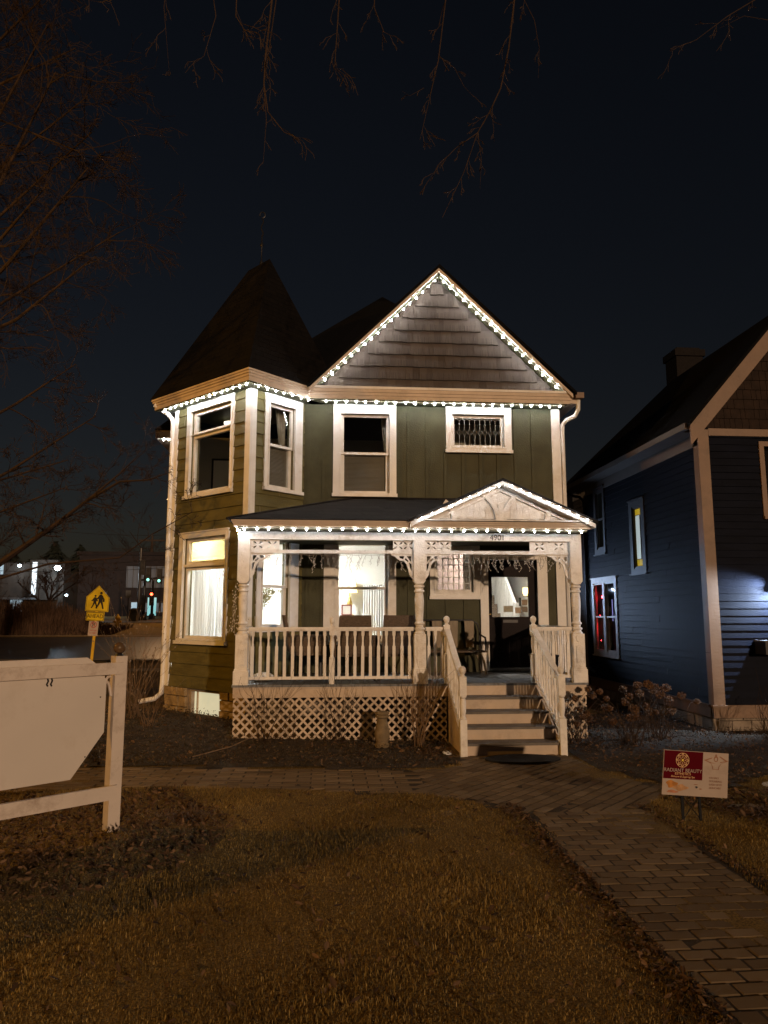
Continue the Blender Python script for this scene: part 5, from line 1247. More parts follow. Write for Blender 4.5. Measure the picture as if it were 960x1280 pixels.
mb = MB(); mb.tube([YS.pt(0.195,0.03,-0.014),YS.pt(0.337,0.21,-0.014)],0.0035,5); mb.tube([YS.pt(0.195,0.21,-0.019),YS.pt(0.337,0.03,-0.019)],0.0035,5); mb.build('cross_brace', M['mat_rubber'], yl)

# ------------------------------------------------------------------ street signs
ss = thing('street_sign', 'yellow pentagon school crossing sign with AHEAD plate on a yellow post', 'sign', (-7.85, 25.0, 0))
SSp = Pl((-7.70, 25.0), -3.0)
g0 = gz(-7.7, 25.0); lean = R(-3.0)
ms = frame_matrix(SSp, 0.0, 1.45, 0.0) @ Matrix.Rotation(lean, 4, 'Z')
def sflat(o_, ext, name, material, x=0, y_=0, d=0.0): return put_mesh(cut_board(o_, ext), name, material, ss, ms @ Matrix.Translation((x, y_, d)))
pent = lambda k: [(-0.385*k,-0.39*k),(0.385*k,-0.39*k),(0.385*k,0.08*k),(0,0.47*k),(-0.385*k,0.08*k)]
mb = MB(); mb.box(-0.045,0.045,g0-1.45-0.1,1.0,-0.035,-0.01); put_mesh(mb.mesh('post', M['ypost']), 'post', M['ypost'], ss, frame_matrix(SSp, -0.0, 1.45, 0.0) @ Matrix.Rotation(lean,4,'Z') @ Matrix(((1,0,0,0),(0,0,1,0),(0,1,0,0),(0,0,0,1))) if False else ms)
sflat([pent(1.0)], 0.004, 'sign_plate', M['yellow'], 0, 0.80)
sflat([pent(0.955), pent(0.925)], 0.0008, 'sign_border', M['ink'], 0, 0.80, 0.006)
def walker(s, x, y_):
    head = [(0.045*math.cos(a), 0.27+0.045*math.sin(a)) for a in np.linspace(0,2*math.pi,13)[:-1]]
    body = [(-0.05,0.21),(0.03,0.22),(0.07,0.16),(0.13,0.06),(0.11,0.03),(0.07,0.07),(0.06,0.0),(0.10,-0.14),(0.13,-0.26),(0.08,-0.27),(0.04,-0.14),(0.0,-0.05),(-0.05,-0.15),(-0.11,-0.26),(-0.16,-0.25),(-0.10,-0.13),(-0.07,-0.01),(-0.08,0.07),(-0.13,0.03),(-0.16,0.06),(-0.11,0.12)]
    for o_ in (head, body): sflat([[(a*s, b*s) for a, b in o_]], 0.0008, 'walking_figure', M['ink'], x, y_, 0.007)
walker(0.98, 0.10, 0.76); walker(0.78, -0.085, 0.71)
sflat([[(0.13,-0.06),(0.19,-0.06),(0.19,0.03),(0.13,0.03)]], 0.0008, 'walking_figure', M['ink'], 0.04, 0.79, 0.0075)
sflat([[(-0.30,-0.145),(0.30,-0.145),(0.30,0.145),(-0.30,0.145)]], 0.004, 'sign_plate', M['yellow'], -0.03, 0.245)
sflat([[(-0.285,-0.13),(0.285,-0.13),(0.285,0.13),(-0.285,0.13)],[(-0.27,-0.115),(0.27,-0.115),(0.27,0.115),(-0.27,0.115)]], 0.0008, 'sign_border', M['ink'], -0.03, 0.245, 0.006)
text('AHEAD', 0.185, M['ink'], ss, ms @ Matrix.Translation((-0.03,0.245,0.007)), 'lettering', 0.001, sx=0.88)
sflat([[(-0.16,-0.24),(0.16,-0.24),(0.16,0.24),(-0.16,0.24)]], 0.004, 'sign_plate', M['signwhite'], -0.05, -0.16)
text('P', 0.19, M['ink'], ss, ms @ Matrix.Translation((-0.05,-0.04,0.006)), 'lettering', 0.001)
sflat([[(0.105*math.cos(a),0.105*math.sin(a)) for a in np.linspace(0,2*math.pi,25)[:-1]],[(0.087*math.cos(a),0.087*math.sin(a)) for a in np.linspace(0,2*math.pi,25)[:-1]]], 0.0008, 'sign_border', M['redink'], -0.05, -0.035, 0.0075)
sflat([[(-0.075,0.062),(-0.062,0.075),(0.075,-0.062),(0.062,-0.075)]], 0.0008, 'sign_border', M['redink'], -0.05, -0.035, 0.0085)
text('THIS SIDE', 0.065, M['redink'], ss, ms @ Matrix.Translation((-0.05,-0.225,0.006)), 'lettering', 0.001, sx=0.85)
text('OF STREET', 0.065, M['redink'], ss, ms @ Matrix.Translation((-0.05,-0.31,0.006)), 'lettering', 0.001, sx=0.80)

# ------------------------------------------------------------------ far side of the street
def at(px, py, Y_):                                     # world point at distance Y seen in that direction when the scene was surveyed
    F = 900.; ps, th = R(4.5), R(8.0); fw_ = Vector((math.sin(ps)*math.cos(th), math.cos(ps)*math.cos(th), math.sin(th))); rt = Vector((math.cos(ps), -math.sin(ps), 0)); up = rt.cross(fw_)
    d = fw_*F+rt*(px-480)+up*(640-py); return Vector((0,0,1.8))+d*(Y_/d.y)
bd = thing('school_building', 'long dark brick two storey building across the street', 'building', (-24, 66, 1.5))
mb = MB(); mb.box(-22.0,4.0,66,84,1.0,6.95); mb.box(-22.2,4.2,65.8,84.2,6.951,7.25); mb.build('brick_wall', M['bldg'], bd)
mb = MB(); mb.box(-40,-22.01,64,82,1.0,5.2); mb.box(-29.5,-22.01,62.5,64,1.0,6.0); mb.box(-24.6,-22.4,61.9,62.49,2.9,6.2); mb.build('entrance_block', M['bldg2'], bd)
mb = MB(); mb.box(-17.8,-13.9,65.85,65.99,4.05,5.95); 
for i in range(8): mb.box(-17.8+i*0.5,-17.74+i*0.5,65.78,65.849,4.05,5.95)
mb.build('metal_panel', M['pale_panel'], bd)
litw = emis('cold_lit_window', (0.55,0.80,0.95), 0.55, (0.1,0.1,0.1)); dimw = emis('dim_lit_window', (0.55,0.62,0.70), 0.10, (0.05,0.05,0.05)); warmw = emis('warm_lit_window', (0.9,0.9,0.75), 0.7, (0.1,0.1,0.1))
for x0,x1,y_,z0,z1,mm in ((-24.35,-23.95,61.85,3.3,6.0,emis('bright_stair_window',(0.75,0.88,1.0),0.8)),(-20.3,-19.5,65.95,2.4,3.6,litw),(-17.3,-16.75,65.95,2.0,2.75,litw),(-16.2,-14.9,65.95,1.9,2.7,dimw),(-14.7,-13.9,65.95,1.9,2.7,dimw),(-27.6,-26.9,62.45,5.0,5.8,litw),(-32.3,-31.5,63.95,5.0,5.3,warmw),(-33.6,-33.1,63.95,5.2,5.5,litw),(-26.2,-25.2,62.45,1.6,2.9,emis('lit_doorway',(0.6,0.8,0.95),0.35))):
    mb = MB(); mb.ring(Pl((0,y_),0),(x0-0.12,x1+0.12,z0-0.12,z1+0.12),(x0,x1,z0,z1),0.0,0.06); wn = mb.build('window', M['bldg2'], bd); mb = MB(); mb.pbox(Pl((0,y_),0),x0,x1,z0,z1,-0.03,0.02); mb.build('pane', mm, wn)
mb = MB(); mb.box(-26.6,-23.9,60.6,62.49,2.9,3.05); mb.box(-26.5,-26.3,60.7,60.9,1.4,2.9); mb.build('entrance_canopy', M['pale_panel'], bd)
mb = MB(); mb.box(-12.5,-10.2,68,69,7.25,8.0); mb.build('roof_unit', M['bldg'], bd)
def flood(p, s, e, label, rr_=0.16):
    t = thing('floodlight', label, 'lamp', p); mb = MB(); mb.box(p[0]-0.06,p[0]+0.06,p[1]+0.1,p[1]+0.6,p[2]+0.1,p[2]+0.2); mb.build('arm', M['black'], t)
    mb = MB(); mb.ball(p, rr_, 0.8, 12, 8); mb.build('lamp_head', emis('floodlight_glass', (0.72,0.90,1.0), s), t, True)
    l = bpy.data.lights.new('floodlight_light', 'POINT'); l.energy = e; l.color = (0.70,0.88,1.0); l.shadow_soft_size = 0.2
    q_ = bpy.data.objects.new('floodlight_light', l); COL.objects.link(q_); q_.parent = t; q_.location = (0,-0.5,-0.3)
flood(at(72,710,60), 60, 700, 'brightest cold floodlight on the grey block across the street', 0.24)
flood(at(24.5,707,62), 25, 60, 'smaller cold floodlight at the left end of the building across the street', 0.13)
flood(at(83,744,60.2), 6, 40, 'small cold lamp under the entrance canopy across the street', 0.12)
# traffic lights
def traffic(px, Y_, ztop, heads, label, arm=None):
    b = at(px, 770, Y_); g_ = gz(b.x, Y_); t = thing('traffic_light', label, 'traffic light', (b.x, Y_, g_))
    mb = MB(); mb.tube([(b.x,Y_,g_),(b.x,Y_,ztop)], [0.11,0.08], 8); mb.lathe([(0.22,0),(0.22,0.25),(0.14,0.4)], (b.x,Y_,g_), 10); mb.build('pole', M['black'], t)
    if arm: mb = MB(); mb.tube([(b.x,Y_,arm[0]),(b.x+arm[1]*0.5,Y_,arm[0]+0.35),(b.x+arm[1],Y_,arm[0]+0.55)], [0.07,0.06,0.04], 6); mb.build('mast_arm', M['black'], t)
    for (dx, z, lamp) in heads:
        mb = MB(); x = b.x+dx; mb.box(x-0.15,x+0.15,Y_-0.32,Y_-0.1,z-0.5,z+0.5); h = mb.build('signal_head', M['black'], t)
        for k, cc in enumerate((None, None, None)):
            on = lamp is not None and lamp[0] == k
            mb = MB(); ring_ = [(x+0.1*math.cos(a), Y_-0.335, z-0.32+0.32*k+0.1*math.sin(a)) for a in np.linspace(0,2*math.pi,13)[:-1]]; mb.prism(ring_, (0,0.012,0))
            mb.build('lens', emis('lit_lens', lamp[1], lamp[2]) if on else M['mat_rubber'], h)
GRN = (0.02,0.75,0.65); REDC = (1.0,0.06,0.02)
traffic(172.5, 50, 6.2, [(0.25,4.85,None),(0.62,4.35,(0,GRN,1.6)),(1.35,4.28,(0,GRN,1.6))], 'black traffic light pole with two green lights', (4.0,5.0))
traffic(179, 51, 4.4, [(0.0,2.5,None)], 'slim dark signal pole between the green lights and the red light')
traffic(189.5, 54, 4.4, [(0.0,2.85,(2,REDC,12.0))], 'traffic light glowing red')
t = thing('lit_sign_panel', 'small cyan lit panel below the red traffic light', 'sign', at(189.5,760,58)); p = at(189.5,759,58)
mb = MB(); mb.box(p.x-0.32,p.x+0.32,58,58.12,p.z-0.65,p.z+0.75); mb.build('panel', emis('cyan_panel', (0.25,0.80,0.85), 0.7), t); mb = MB(); mb.box(p.x-0.05,p.x+0.05,58.02,58.1,1.3,p.z-0.65); mb.build('post', M['black'], t)
mb = MB(); b = at(167,775,48.0); mb.box(b.x-0.25,b.x+0.25,47.8,48.2,gz(b.x,48)-0.02,gz(b.x,48)+0.75); mb.lathe([(0.3,0.75),(0.28,0.82),(0.1,0.88)],(b.x,48.0,gz(b.x,48)),12); tag(mb.build('signal_cabinet', M['black']), 'dark signal control cabinet at the foot of the traffic light pole', 'cabinet')
b = at(147,776,43.5); z0 = gz(b.x,43.5)
t = thing('fire_hydrant', 'yellow fire hydrant on the verge across the street', 'hydrant', (b.x,43.5,z0)); mb = MB()
mb.lathe([(0.19,0),(0.19,0.06),(0.12,0.08),(0.12,0.55),(0.17,0.57),(0.17,0.62),(0.14,0.68),(0.07,0.78),(0.03,0.86)],(b.x,43.5,z0),14); mb.build('body', M['ypost'], t, True)
for sx in (-1,1): mb = MB(); mb.tube([(b.x+sx*0.10,43.5,z0+0.42),(b.x+sx*0.22,43.5,z0+0.42)],0.06,8); mb.build('outlet', M['ypost'], t)
# no-parking style posts far away
b = at(159,775,46); t = thing('sign_post', 'thin dark sign post beside the yellow hydrant', 'sign', (b.x,46,1.1)); mb = MB(); mb.tube([(b.x,46,1.0),(b.x,46,3.2)],0.03,6); mb.build('post', M['black'], t); mb = MB(); mb.box(b.x-0.15,b.x+0.15,45.95,45.97,2.75,3.2); mb.build('sign_plate', M['pale_panel'], t)
# white car partly behind the downspout
b = at(207,768,50); z0 = gz(b.x,50)
t = thing('parked_car', 'white car with a red tail light, half hidden behind the white downspout', 'car', (b.x+0.9,52,z0))
mb = MB(); prof = [(-2.1,0.28),(-2.15,0.75),(-2.0,0.95),(-1.35,1.02),(-0.75,1.42),(0.7,1.42),(1.35,1.0),(2.05,0.88),(2.15,0.5),(2.1,0.28)]
mb.prism([(b.x,52+a,z0+c) for a,c in prof], (1.75,0,0)); mb.build('body', mat('white_car_paint',(0.6,0.6,0.6),0.25,0.03,3), t)
mb = MB(); mb.prism([(b.x-0.004,52+a,z0+c) for a,c in [(-1.15,1.04),(-0.72,1.36),(0.62,1.36),(1.15,1.04)]],(1.758,0,0)); mb.build('window', M['mat_rubber'], t)
for yy in (-1.3,1.3):
    for xx in (0.0,1.55):
        mb = MB(); mb.prism([(b.x+xx,52+yy+0.32*math.cos(a),z0+0.32+0.32*math.sin(a)) for a in np.linspace(0,2*math.pi,17)[:-1]],(0.2,0,0)); mb.build('wheel', M['mat_rubber'], t)
for xx in (0.05,1.35): mb = MB(); mb.box(b.x+xx,b.x+xx+0.35,49.84,49.9,z0+0.72,z0+0.92); mb.build('tail_light', emis('tail_lamp',(1.0,0.08,0.03),3.0), t)
# utility pole and wires
b = at(186,770,70); t = thing('utility_pole', 'tall utility pole with cross arm beyond the traffic lights', 'pole', (b.x,70,1.5)); mb = MB(); mb.tube([(b.x,70,1.4),(b.x,70,9.2)],[0.16,0.11],8); mb.build('pole', M['bark'], t); mb = MB(); mb.box(b.x-1.2,b.x+1.2,69.9,70.0,8.6,8.75); mb.build('cross_arm', M['bark'], t)
for k, (pa, pb, sag, lab) in enumerate((((-30,648),(260,666),0.5,'highest overhead wire crossing the sky left of the house'),((-30,700),(260,693),0.4,'middle overhead wire just above the roof of the building across the street'),((-30,712),(260,704),0.3,'lowest overhead wire in front of the building across the street'))):
    A_, B_ = at(*pa,45), at(*pb,45); mb = MB(); mb.tube([A_.lerp(B_, i/16)-Vector((0,0,sag*4*(i/16)*(1-i/16))) for i in range(17)], 0.018, 4); tag(mb.build('overhead_wire', M['mat_rubber']), lab, 'wire', 'overhead wires by the street')

# ------------------------------------------------------------------ street lamp on the corner, left of the picture
t = thing('street_lamp', 'sodium street lamp on the corner lighting the left turret side', 'lamp', (-12.6,6.2,0))
mb = MB(); mb.tube([(-12.6,6.2,0),(-12.6,6.2,6.6),(-12.4,6.25,7.1),(-11.6,6.4,7.3)], [0.10,0.07,0.05,0.04], 8); mb.build('pole', M['black'], t)
mb = MB(); mb.hexa([(-11.75,6.28,7.28),(-11.05,6.42,7.28),(-11.08,6.62,7.28),(-11.78,6.48,7.28),(-11.7,6.32,7.42),(-11.15,6.44,7.36),(-11.18,6.58,7.36),(-11.72,6.46,7.42)]); mb.build('lamp_head', M['tan_d'], t)
l = bpy.data.lights.new('street_lamp_light', 'POINT'); l.energy = 2300; l.color = (1.0,0.45,0.04); l.shadow_soft_size = 0.15
o = bpy.data.objects.new('street_lamp_light', l); COL.objects.link(o); o.parent = t; o.location = (1.2,0.25,7.1)

t = thing('street_lamp', 'street lamp at the crossing behind the corner house', 'lamp', (-7.8,46,1.1))
mb = MB(); mb.tube([(-7.8,46,0.9),(-7.8,46,8.2),(-8.2,45.9,8.7),(-9.4,45.7,8.9)], [0.10,0.07,0.05,0.04], 8); mb.build('pole', M['black'], t)
mb = MB(); mb.hexa([(-10.1,45.55,8.88),(-9.3,45.55,8.88),(-9.3,45.8,8.88),(-10.1,45.8,8.88),(-10.0,45.6,9.0),(-9.4,45.6,9.0),(-9.4,45.75,9.0),(-10.0,45.75,9.0)]); mb.build('lamp_head', M['tan_d'], t)
l = bpy.data.lights.new('street_lamp_light', 'POINT'); l.energy = 1600; l.color = (1.0,0.55,0.25); l.shadow_soft_size = 0.15
o = bpy.data.objects.new('street_lamp_light', l); COL.objects.link(o); o.parent = t; o.location = (-1.9,-0.3,7.6)
t = thing('wall_lamp', 'cold white lamp on the side wall of the green house, facing the dark blue house', 'lamp', (4.17,18.6,2.4))
mb = MB(); mb.box(4.171,4.23,18.5,18.7,2.3,2.5); mb.build('bracket', M['black'], t); mb = MB(); mb.box(4.231,4.30,18.52,18.68,2.32,2.46); mb.build('lamp_head', emis('side_lamp_glass', (0.75,0.86,1.0), 4.0), t)
l = bpy.data.lights.new('wall_lamp_light', 'SPOT'); l.spot_size = R(62); l.spot_blend = 0.9; l.energy = 520; l.color = (0.50,0.68,1.0); l.shadow_soft_size = 0.04
o = bpy.data.objects.new('wall_lamp_light', l); COL.objects.link(o); o.parent = t; o.location = (0.22,0.0,0.0); o.rotation_euler = Vector((1.6,-5.4,0.45)).to_track_quat('-Z','Y').to_euler()

# ------------------------------------------------------------------ trees and shrubs
def limb(mb, p, d, L, r, depth, g, bend=0.25, droop=0.0, kids=(3,5), spread=0.9, n=6, rmin=0.003, sides=5):
    """a tapering crooked limb that carries smaller limbs"""
    pts = [Vector(p)]; d = Vector(d).normalized(); rad = [r]; k = max(3, n)
    for i in range(k):
        d = (d+Vector(g.normal(0, bend, 3))*0.55+Vector((0,0,-droop*(i/k)))).normalized()
        pts.append(pts[-1]+d*(L/k)); rad.append(max(rmin, r*(1-0.72*(i+1)/k)))
    mb.tube(pts, rad, sides if r > 0.012 else 3, cap=False)
    if depth <= 0: return
    m = int(g.integers(kids[0], kids[1]+1))
    for j in range(m):
        t = g.uniform(0.25, 1.0); i = min(k-1, int(t*k)); q = pts[i].lerp(pts[i+1], t*k-i)
        dd = (pts[i+1]-pts[i]).normalized(); s = dd.orthogonal().normalized(); s = Matrix.Rotation(g.uniform(0, 2*math.pi), 3, dd) @ s
        nd = (dd+s*g.uniform(0.5, 1.2)*spread).normalized()
        limb(mb, q, nd, L*g.uniform(0.35, 0.62), max(rmin, rad[i]*g.uniform(0.4, 0.62)), depth-1, g, bend*1.05, droop, kids, spread, max(3, n-1), rmin, max(3, sides-1))
def along(mb, pts, rads, g, depth, per, L, droop, spread=0.9, kids=(3,5)):
    mb.tube(pts, rads, 7, cap=False)
    for i in range(len(pts)-1):
        a, b_ = Vector(pts[i]), Vector(pts[i+1])
        for _ in range(per):
            t = g.random(); q = a.lerp(b_, t); dd = (b_-a).normalized(); s = dd.orthogonal().normalized(); s = Matrix.Rotation(g.uniform(0, 2*math.pi), 3, dd) @ s
            limb(mb, q, (dd*0.8+s*spread).normalized(), L*g.uniform(0.5,1.1), rads[i]*0.42, depth, g, 0.28, droop, kids, spread)
g1 = np.random.default_rng(21)
t = thing('bare_tree', 'large bare tree at the left edge reaching its twigs towards the turret', 'tree', (-7.6,13.2,0))
mb = MB(); mb.tube([(-7.6,13.2,-0.1),(-7.55,13.2,1.0),(-7.5,13.1,2.4),(-7.35,13.0,4.5),(-7.2,12.9,7.5),(-7.1,12.8,11)], [0.42,0.33,0.29,0.25,0.17,0.06], 12, cap=False); mb.build('trunk', M['bark'], t, True)
mb = MB()
A_ = [Vector((-7.45,13.1,1.4)), at(-60,745,12.6), at(20,690,12.2), at(70,655,12.0), at(110,625,11.8), at(150,592,11.6), at(172,570,11.5)]
along(mb, A_, [0.10,0.07,0.05,0.034,0.024,0.014,0.005], g1, 3, 5, 0.62, -0.05, 0.9)
A_ = [at(110,625,11.8), at(150,602,11.4), at(185,600,11.0), at(214,590,10.7)]; along(mb, A_, [0.028,0.018,0.011,0.005], g1, 1, 4, 0.35, 0.0)
A_ = [at(-40,735,12.0), at(60,705,11.6), at(150,697,11.2), at(190,668,11.0), at(240,640,10.6), at(238,626,10.6)]; along(mb, A_, [0.020,0.016,0.012,0.009,0.006,0.003], g1, 2, 3, 0.4, 0.0)
for (pa, pb, pc, r0) in (((-80,640),(10,590),(120,520),0.06),((-80,560),(20,505),(95,455),0.055),((-90,610),(0,600),(85,575),0.05),((-80,680),(0,640),(80,610),0.05)):
    A_ = [Vector((-7.35,13.0,2.6)), at(*pa,12.6), at(*pb,12.2), at(*pc,11.8)]; along(mb, A_, [r0,r0*0.65,r0*0.4,r0*0.14], g1, 3, 6, 0.8, 0.0)
for (pa, pb, pc, r0) in (((-80,330),(0,230),(70,90),0.06),((-90,260),(-20,180),(60,30),0.055),((-80,420),(10,330),(110,210),0.06),((-70,440),(20,400),(120,320),0.05),((-90,120),(-10,60),(80,-30),0.05),((-90,330),(0,300),(60,230),0.05),((-90,180),(-10,110),(95,60),0.04),((-80,300),(10,200),(110,120),0.04),((-90,400),(0,270),(115,165),0.045),((-90,480),(0,380),(150,290),0.045),((-90,220),(0,150),(100,190),0.04),((-80,60),(-10,0),(60,-60),0.04)):
    A_ = [Vector((-7.2,12.9,4.6)), at(*pa,12.0), at(*pb,11.2), at(*pc,10.4)]; along(mb, A_, [r0*1.2,r0*0.8,r0*0.5,r0*0.2], g1, 3, 6, 1.2, 0.02)
mb.build('branches', M['twig'], t)
g2 = np.random.default_rng(5)
t = thing('overhanging_tree', 'bare tree whose hanging twigs reach in from the top of the picture', 'tree', (-6.5,-3.0,0))
mb = MB(); mb.tube([(-6.5,-3,-0.1),(-6.4,-2.9,1.2),(-6.3,-2.7,4.0),(-5.6,-1.4,7.2)], [0.45,0.36,0.3,0.2], 12, cap=False); mb.tube([(-5.6,-1.4,7.2),(-3.2,2.0,9.2),(-1.0,5.0,10.2),(0.8,6.6,10.4),(2.4,7.4,10.3),(4.6,8.0,10.2)],[0.2,0.15,0.11,0.08,0.06,0.02],8,cap=False); mb.build('trunk', M['bark'], t, True)
mb = MB(); zl_ = 10.2
def hang(chain, r0, Y_, per=3, L=0.35):
    pts = [at(px, py, Y_) for px, py in chain]; n = len(pts); rads = [r0*0.55*(1-0.8*i/(n-1)) for i in range(n)]
    along(mb, pts, rads, g2, 2, per, L, 0.25, 0.55, (1,3))
hang([(345,-190),(340,0),(332,70),(330,105),(335,140),(355,165),(378,176)],0.022,7.0,2,0.3)
hang([(345,0),(330,105),(333,150),(329,205)],0.012,7.0,2,0.22); hang([(300,-120),(295,20),(310,45),(330,50)],0.014,6.8,3,0.3); hang([(250,-120),(270,20),(255,70),(235,85)],0.010,6.8,2,0.3)
hang([(420,-150),(424,0),(420,60),(418,86),(430,86)],0.016,7.0,3,0.25); hang([(470,-120),(468,10),(480,40),(492,46)],0.012,7.0,2,0.22)
hang([(565,-170),(557,0),(548,75),(540,110),(525,175)],0.018,7.1,3,0.3); hang([(548,70),(568,85),(580,108),(592,121)],0.009,7.1,1,0.15); hang([(530,110),(512,120),(503,114)],0.006,7.1,1,0.1)
hang([(650,-180),(643,0),(636,60),(626,110),(612,140),(597,166),(580,215),(553,272)],0.020,7.2,3,0.26); hang([(597,166),(570,185),(550,205),(526,240)],0.010,7.2,2,0.2); hang([(597,166),(602,200),(600,236)],0.008,7.2,2,0.15)
hang([(646,-60),(655,0),(668,25),(674,60),(673,98)],0.010,7.2,1,0.15); hang([(960,-10),(910,20),(870,50),(840,62)],0.014,7.5,2,0.4); hang([(990,30),(930,20),(900,35)],0.010,7.5,1,0.3); hang([(215,-120),(205,10),(212,95)],0.008,6.8,2,0.3); hang([(120,-60),(110,0),(140,5)],0.008,6.8,1,0.3)
mb.build('branches', M['twig2'], t)
# far trees behind the building
def conifer(px, ptop, Y_, wd, label):
    b = at(px, 770, Y_); zt = at(px, ptop, Y_).z; z0 = gz(b.x, Y_); t = thing('conifer', label, 'tree', (b.x,Y_,z0)); mb = MB(); mb.tube([(b.x,Y_,z0),(b.x,Y_,zt)],[0.25,0.03],6); mb.build('trunk', M['bark'], t)
    mb = MB(); H_ = zt-z0
    for i in range(1600):
        u = g1.random()**0.8; z = z0+H_*(0.12+0.88*u); rr2 = 1.5*wd*(1-u)**0.8*g1.uniform(0.3,1.1)*(0.75+0.25*math.sin(u*40)); a = g1.uniform(0,2*math.pi)
        c = Vector((b.x+rr2*math.cos(a), Y_+rr2*math.sin(a), z-0.25*rr2)); v = Vector((math.cos(a),math.sin(a),-0.5)).normalized()*g1.uniform(0.3,0.7); s = Vector((-math.sin(a),math.cos(a),g1.normal(0,0.3)))*g1.uniform(0.12,0.3)
        mb.face([c-v*0.6-s*0.5,c-v*0.6+s*0.5,c+v,])
    mb.build('crown', M['conifer'], t)
conifer(64,678,92,4.2,'dark conifer left of the middle behind the grey block'); conifer(96,682,92,3.8,'dark conifer behind the grey block, rightmost of the conifers'); conifer(10,690,92,6.0,'broad dark conifer at the left edge behind the building')
conifer(33,700,90,5.5,'low dark conifer between its two neighbours near the left edge')
def bare(px, Y_, H_, label, r=0.14, seed=1, m='twig', depth=3):
    g_ = np.random.default_rng(seed); b = at(px,770,Y_); z0 = gz(b.x,Y_); t = thing('bare_tree', label, 'tree', (b.x,Y_,z0)); mb = MB(); mb.tube([(b.x,Y_,z0-0.1),(b.x+0.05,Y_,z0+H_*0.35)],[r,r*0.8],7); mb.build('trunk', M['bark'], t)
    mb = MB()
    for k in range(7): limb(mb, (b.x+0.05,Y_,z0+H_*g_.uniform(0.2,0.36)), (g_.normal(0,0.5),g_.normal(0,0.5),1.0), H_*g_.uniform(0.5,0.75), r*0.55, depth, g_, 0.2, 0.0, (3,5), 0.8, 6, 0.012)
    mb.build('branches', M[m], t)
bare(60, 50, 4.2, 'small bare tree in front of the bright floodlight across the street', 0.13, 3); bare(195, 78, 9.5, 'tall bare tree behind the traffic lights', 0.2, 4); bare(120, 54, 3.0, 'small bare tree in front of the pale metal panel', 0.08, 6, depth=2); bare(-20, 44, 5.0, 'bushy bare tree at the left edge across the street', 0.15, 9)
# reeds on the far verge
mb = MB()
for i in range(9000):
    x = g1.uniform(-26,-11.5); yy = g1.uniform(40.2,44.5); k = 1.0 if x < -15.5 else max(0.15, 1-(x+15.5)/3.2); z0 = gz(x,yy); h = g1.uniform(0.7,1.7)*k; mb.t = float(g1.random()); dx, dy = g1.normal(0,0.16,2); wv = 0.018
    mb.face([(x-wv,yy,z0),(x+wv,yy,z0),(x+dx+wv*0.4,yy+dy,z0+h),(x+dx-wv*0.4,yy+dy,z0+h)])
stuff(mb.build('dry_reeds', M['reed']), 'tall brown dry reeds and grasses along the far side of the street', 'reeds')

def shrub(x, y_, label, n, H_, spread, r=0.006, seed=0, pale=True, depth=1, droop=0.0, name='bare_shrub', buds=0, kids=(2,3)):
    g_ = np.random.default_rng(seed); z0 = gz(x,y_); t = thing(name, label, 'shrub', (x,y_,z0)); mb = MB(); tips = []
    for i in range(n):
        a = g_.uniform(0,2*math.pi); d = Vector((math.cos(a)*spread*g_.uniform(0.2,1), math.sin(a)*spread*g_.uniform(0.2,1), 1.0)); p = (x+g_.normal(0,0.05), y_+g_.normal(0,0.05), z0-0.02)
        limb(mb, p, d, H_*g_.uniform(0.6,1.05), r*g_.uniform(0.6,1.2), depth, g_, 0.16, droop, kids, 0.55, 7, 0.0018, 4)
        tips.append(Vector(p)+d.normalized()*H_*0.9)
    mb.build('stems', M['stem'] if pale else M['twig'], t)
    if buds:
        mc = MB()
        for v in g_.choice(len(mb.v), buds): q = Vector(mb.v[int(v)]); mc.ball(q, g_.uniform(0.006,0.012), 1.2, 5, 4)
        mc.build('seed_heads', M['seed'], t)['kind'] = 'stuff'
    return t
shrub(1.27,10.02,'tall dry shrub of pale stems beside the stone pedestal',26,1.05,0.35,0.007,11)
shrub(0.18,10.22,'thin dark bare shrub against the middle of the left lattice',12,0.9,0.5,0.005,12,False); shrub(-0.82,10.2,'thin dark bare shrub in front of the left porch post',14,0.95,0.6,0.005,13,False)
shrub(-0.42,10.2,'low bare twigs between two dark shrubs before the lattice',7,0.55,0.4,0.004,17,False)
shrub(-3.05,12.1,'bare shrub with pale seed heads left of the downspout',22,1.75,0.35,0.006,14,True,1,0,'bare_shrub',160); shrub(-2.6,11.2,'low bare shrub at the foot of the turret, left of the basement window',14,0.7,0.6,0.005,15); shrub(-3.3,10.4,'dry twiggy bush behind the white sign post',26,0.75,0.7,0.005,18)
shrub(6.35,10.2,'thin bare shrub before the stone base of the dark blue house',12,0.75,0.5,0.005,16,False); shrub(5.9,9.3,'low bare twigs at the right edge near the dark blue house',9,0.5,0.6,0.004,19,False)
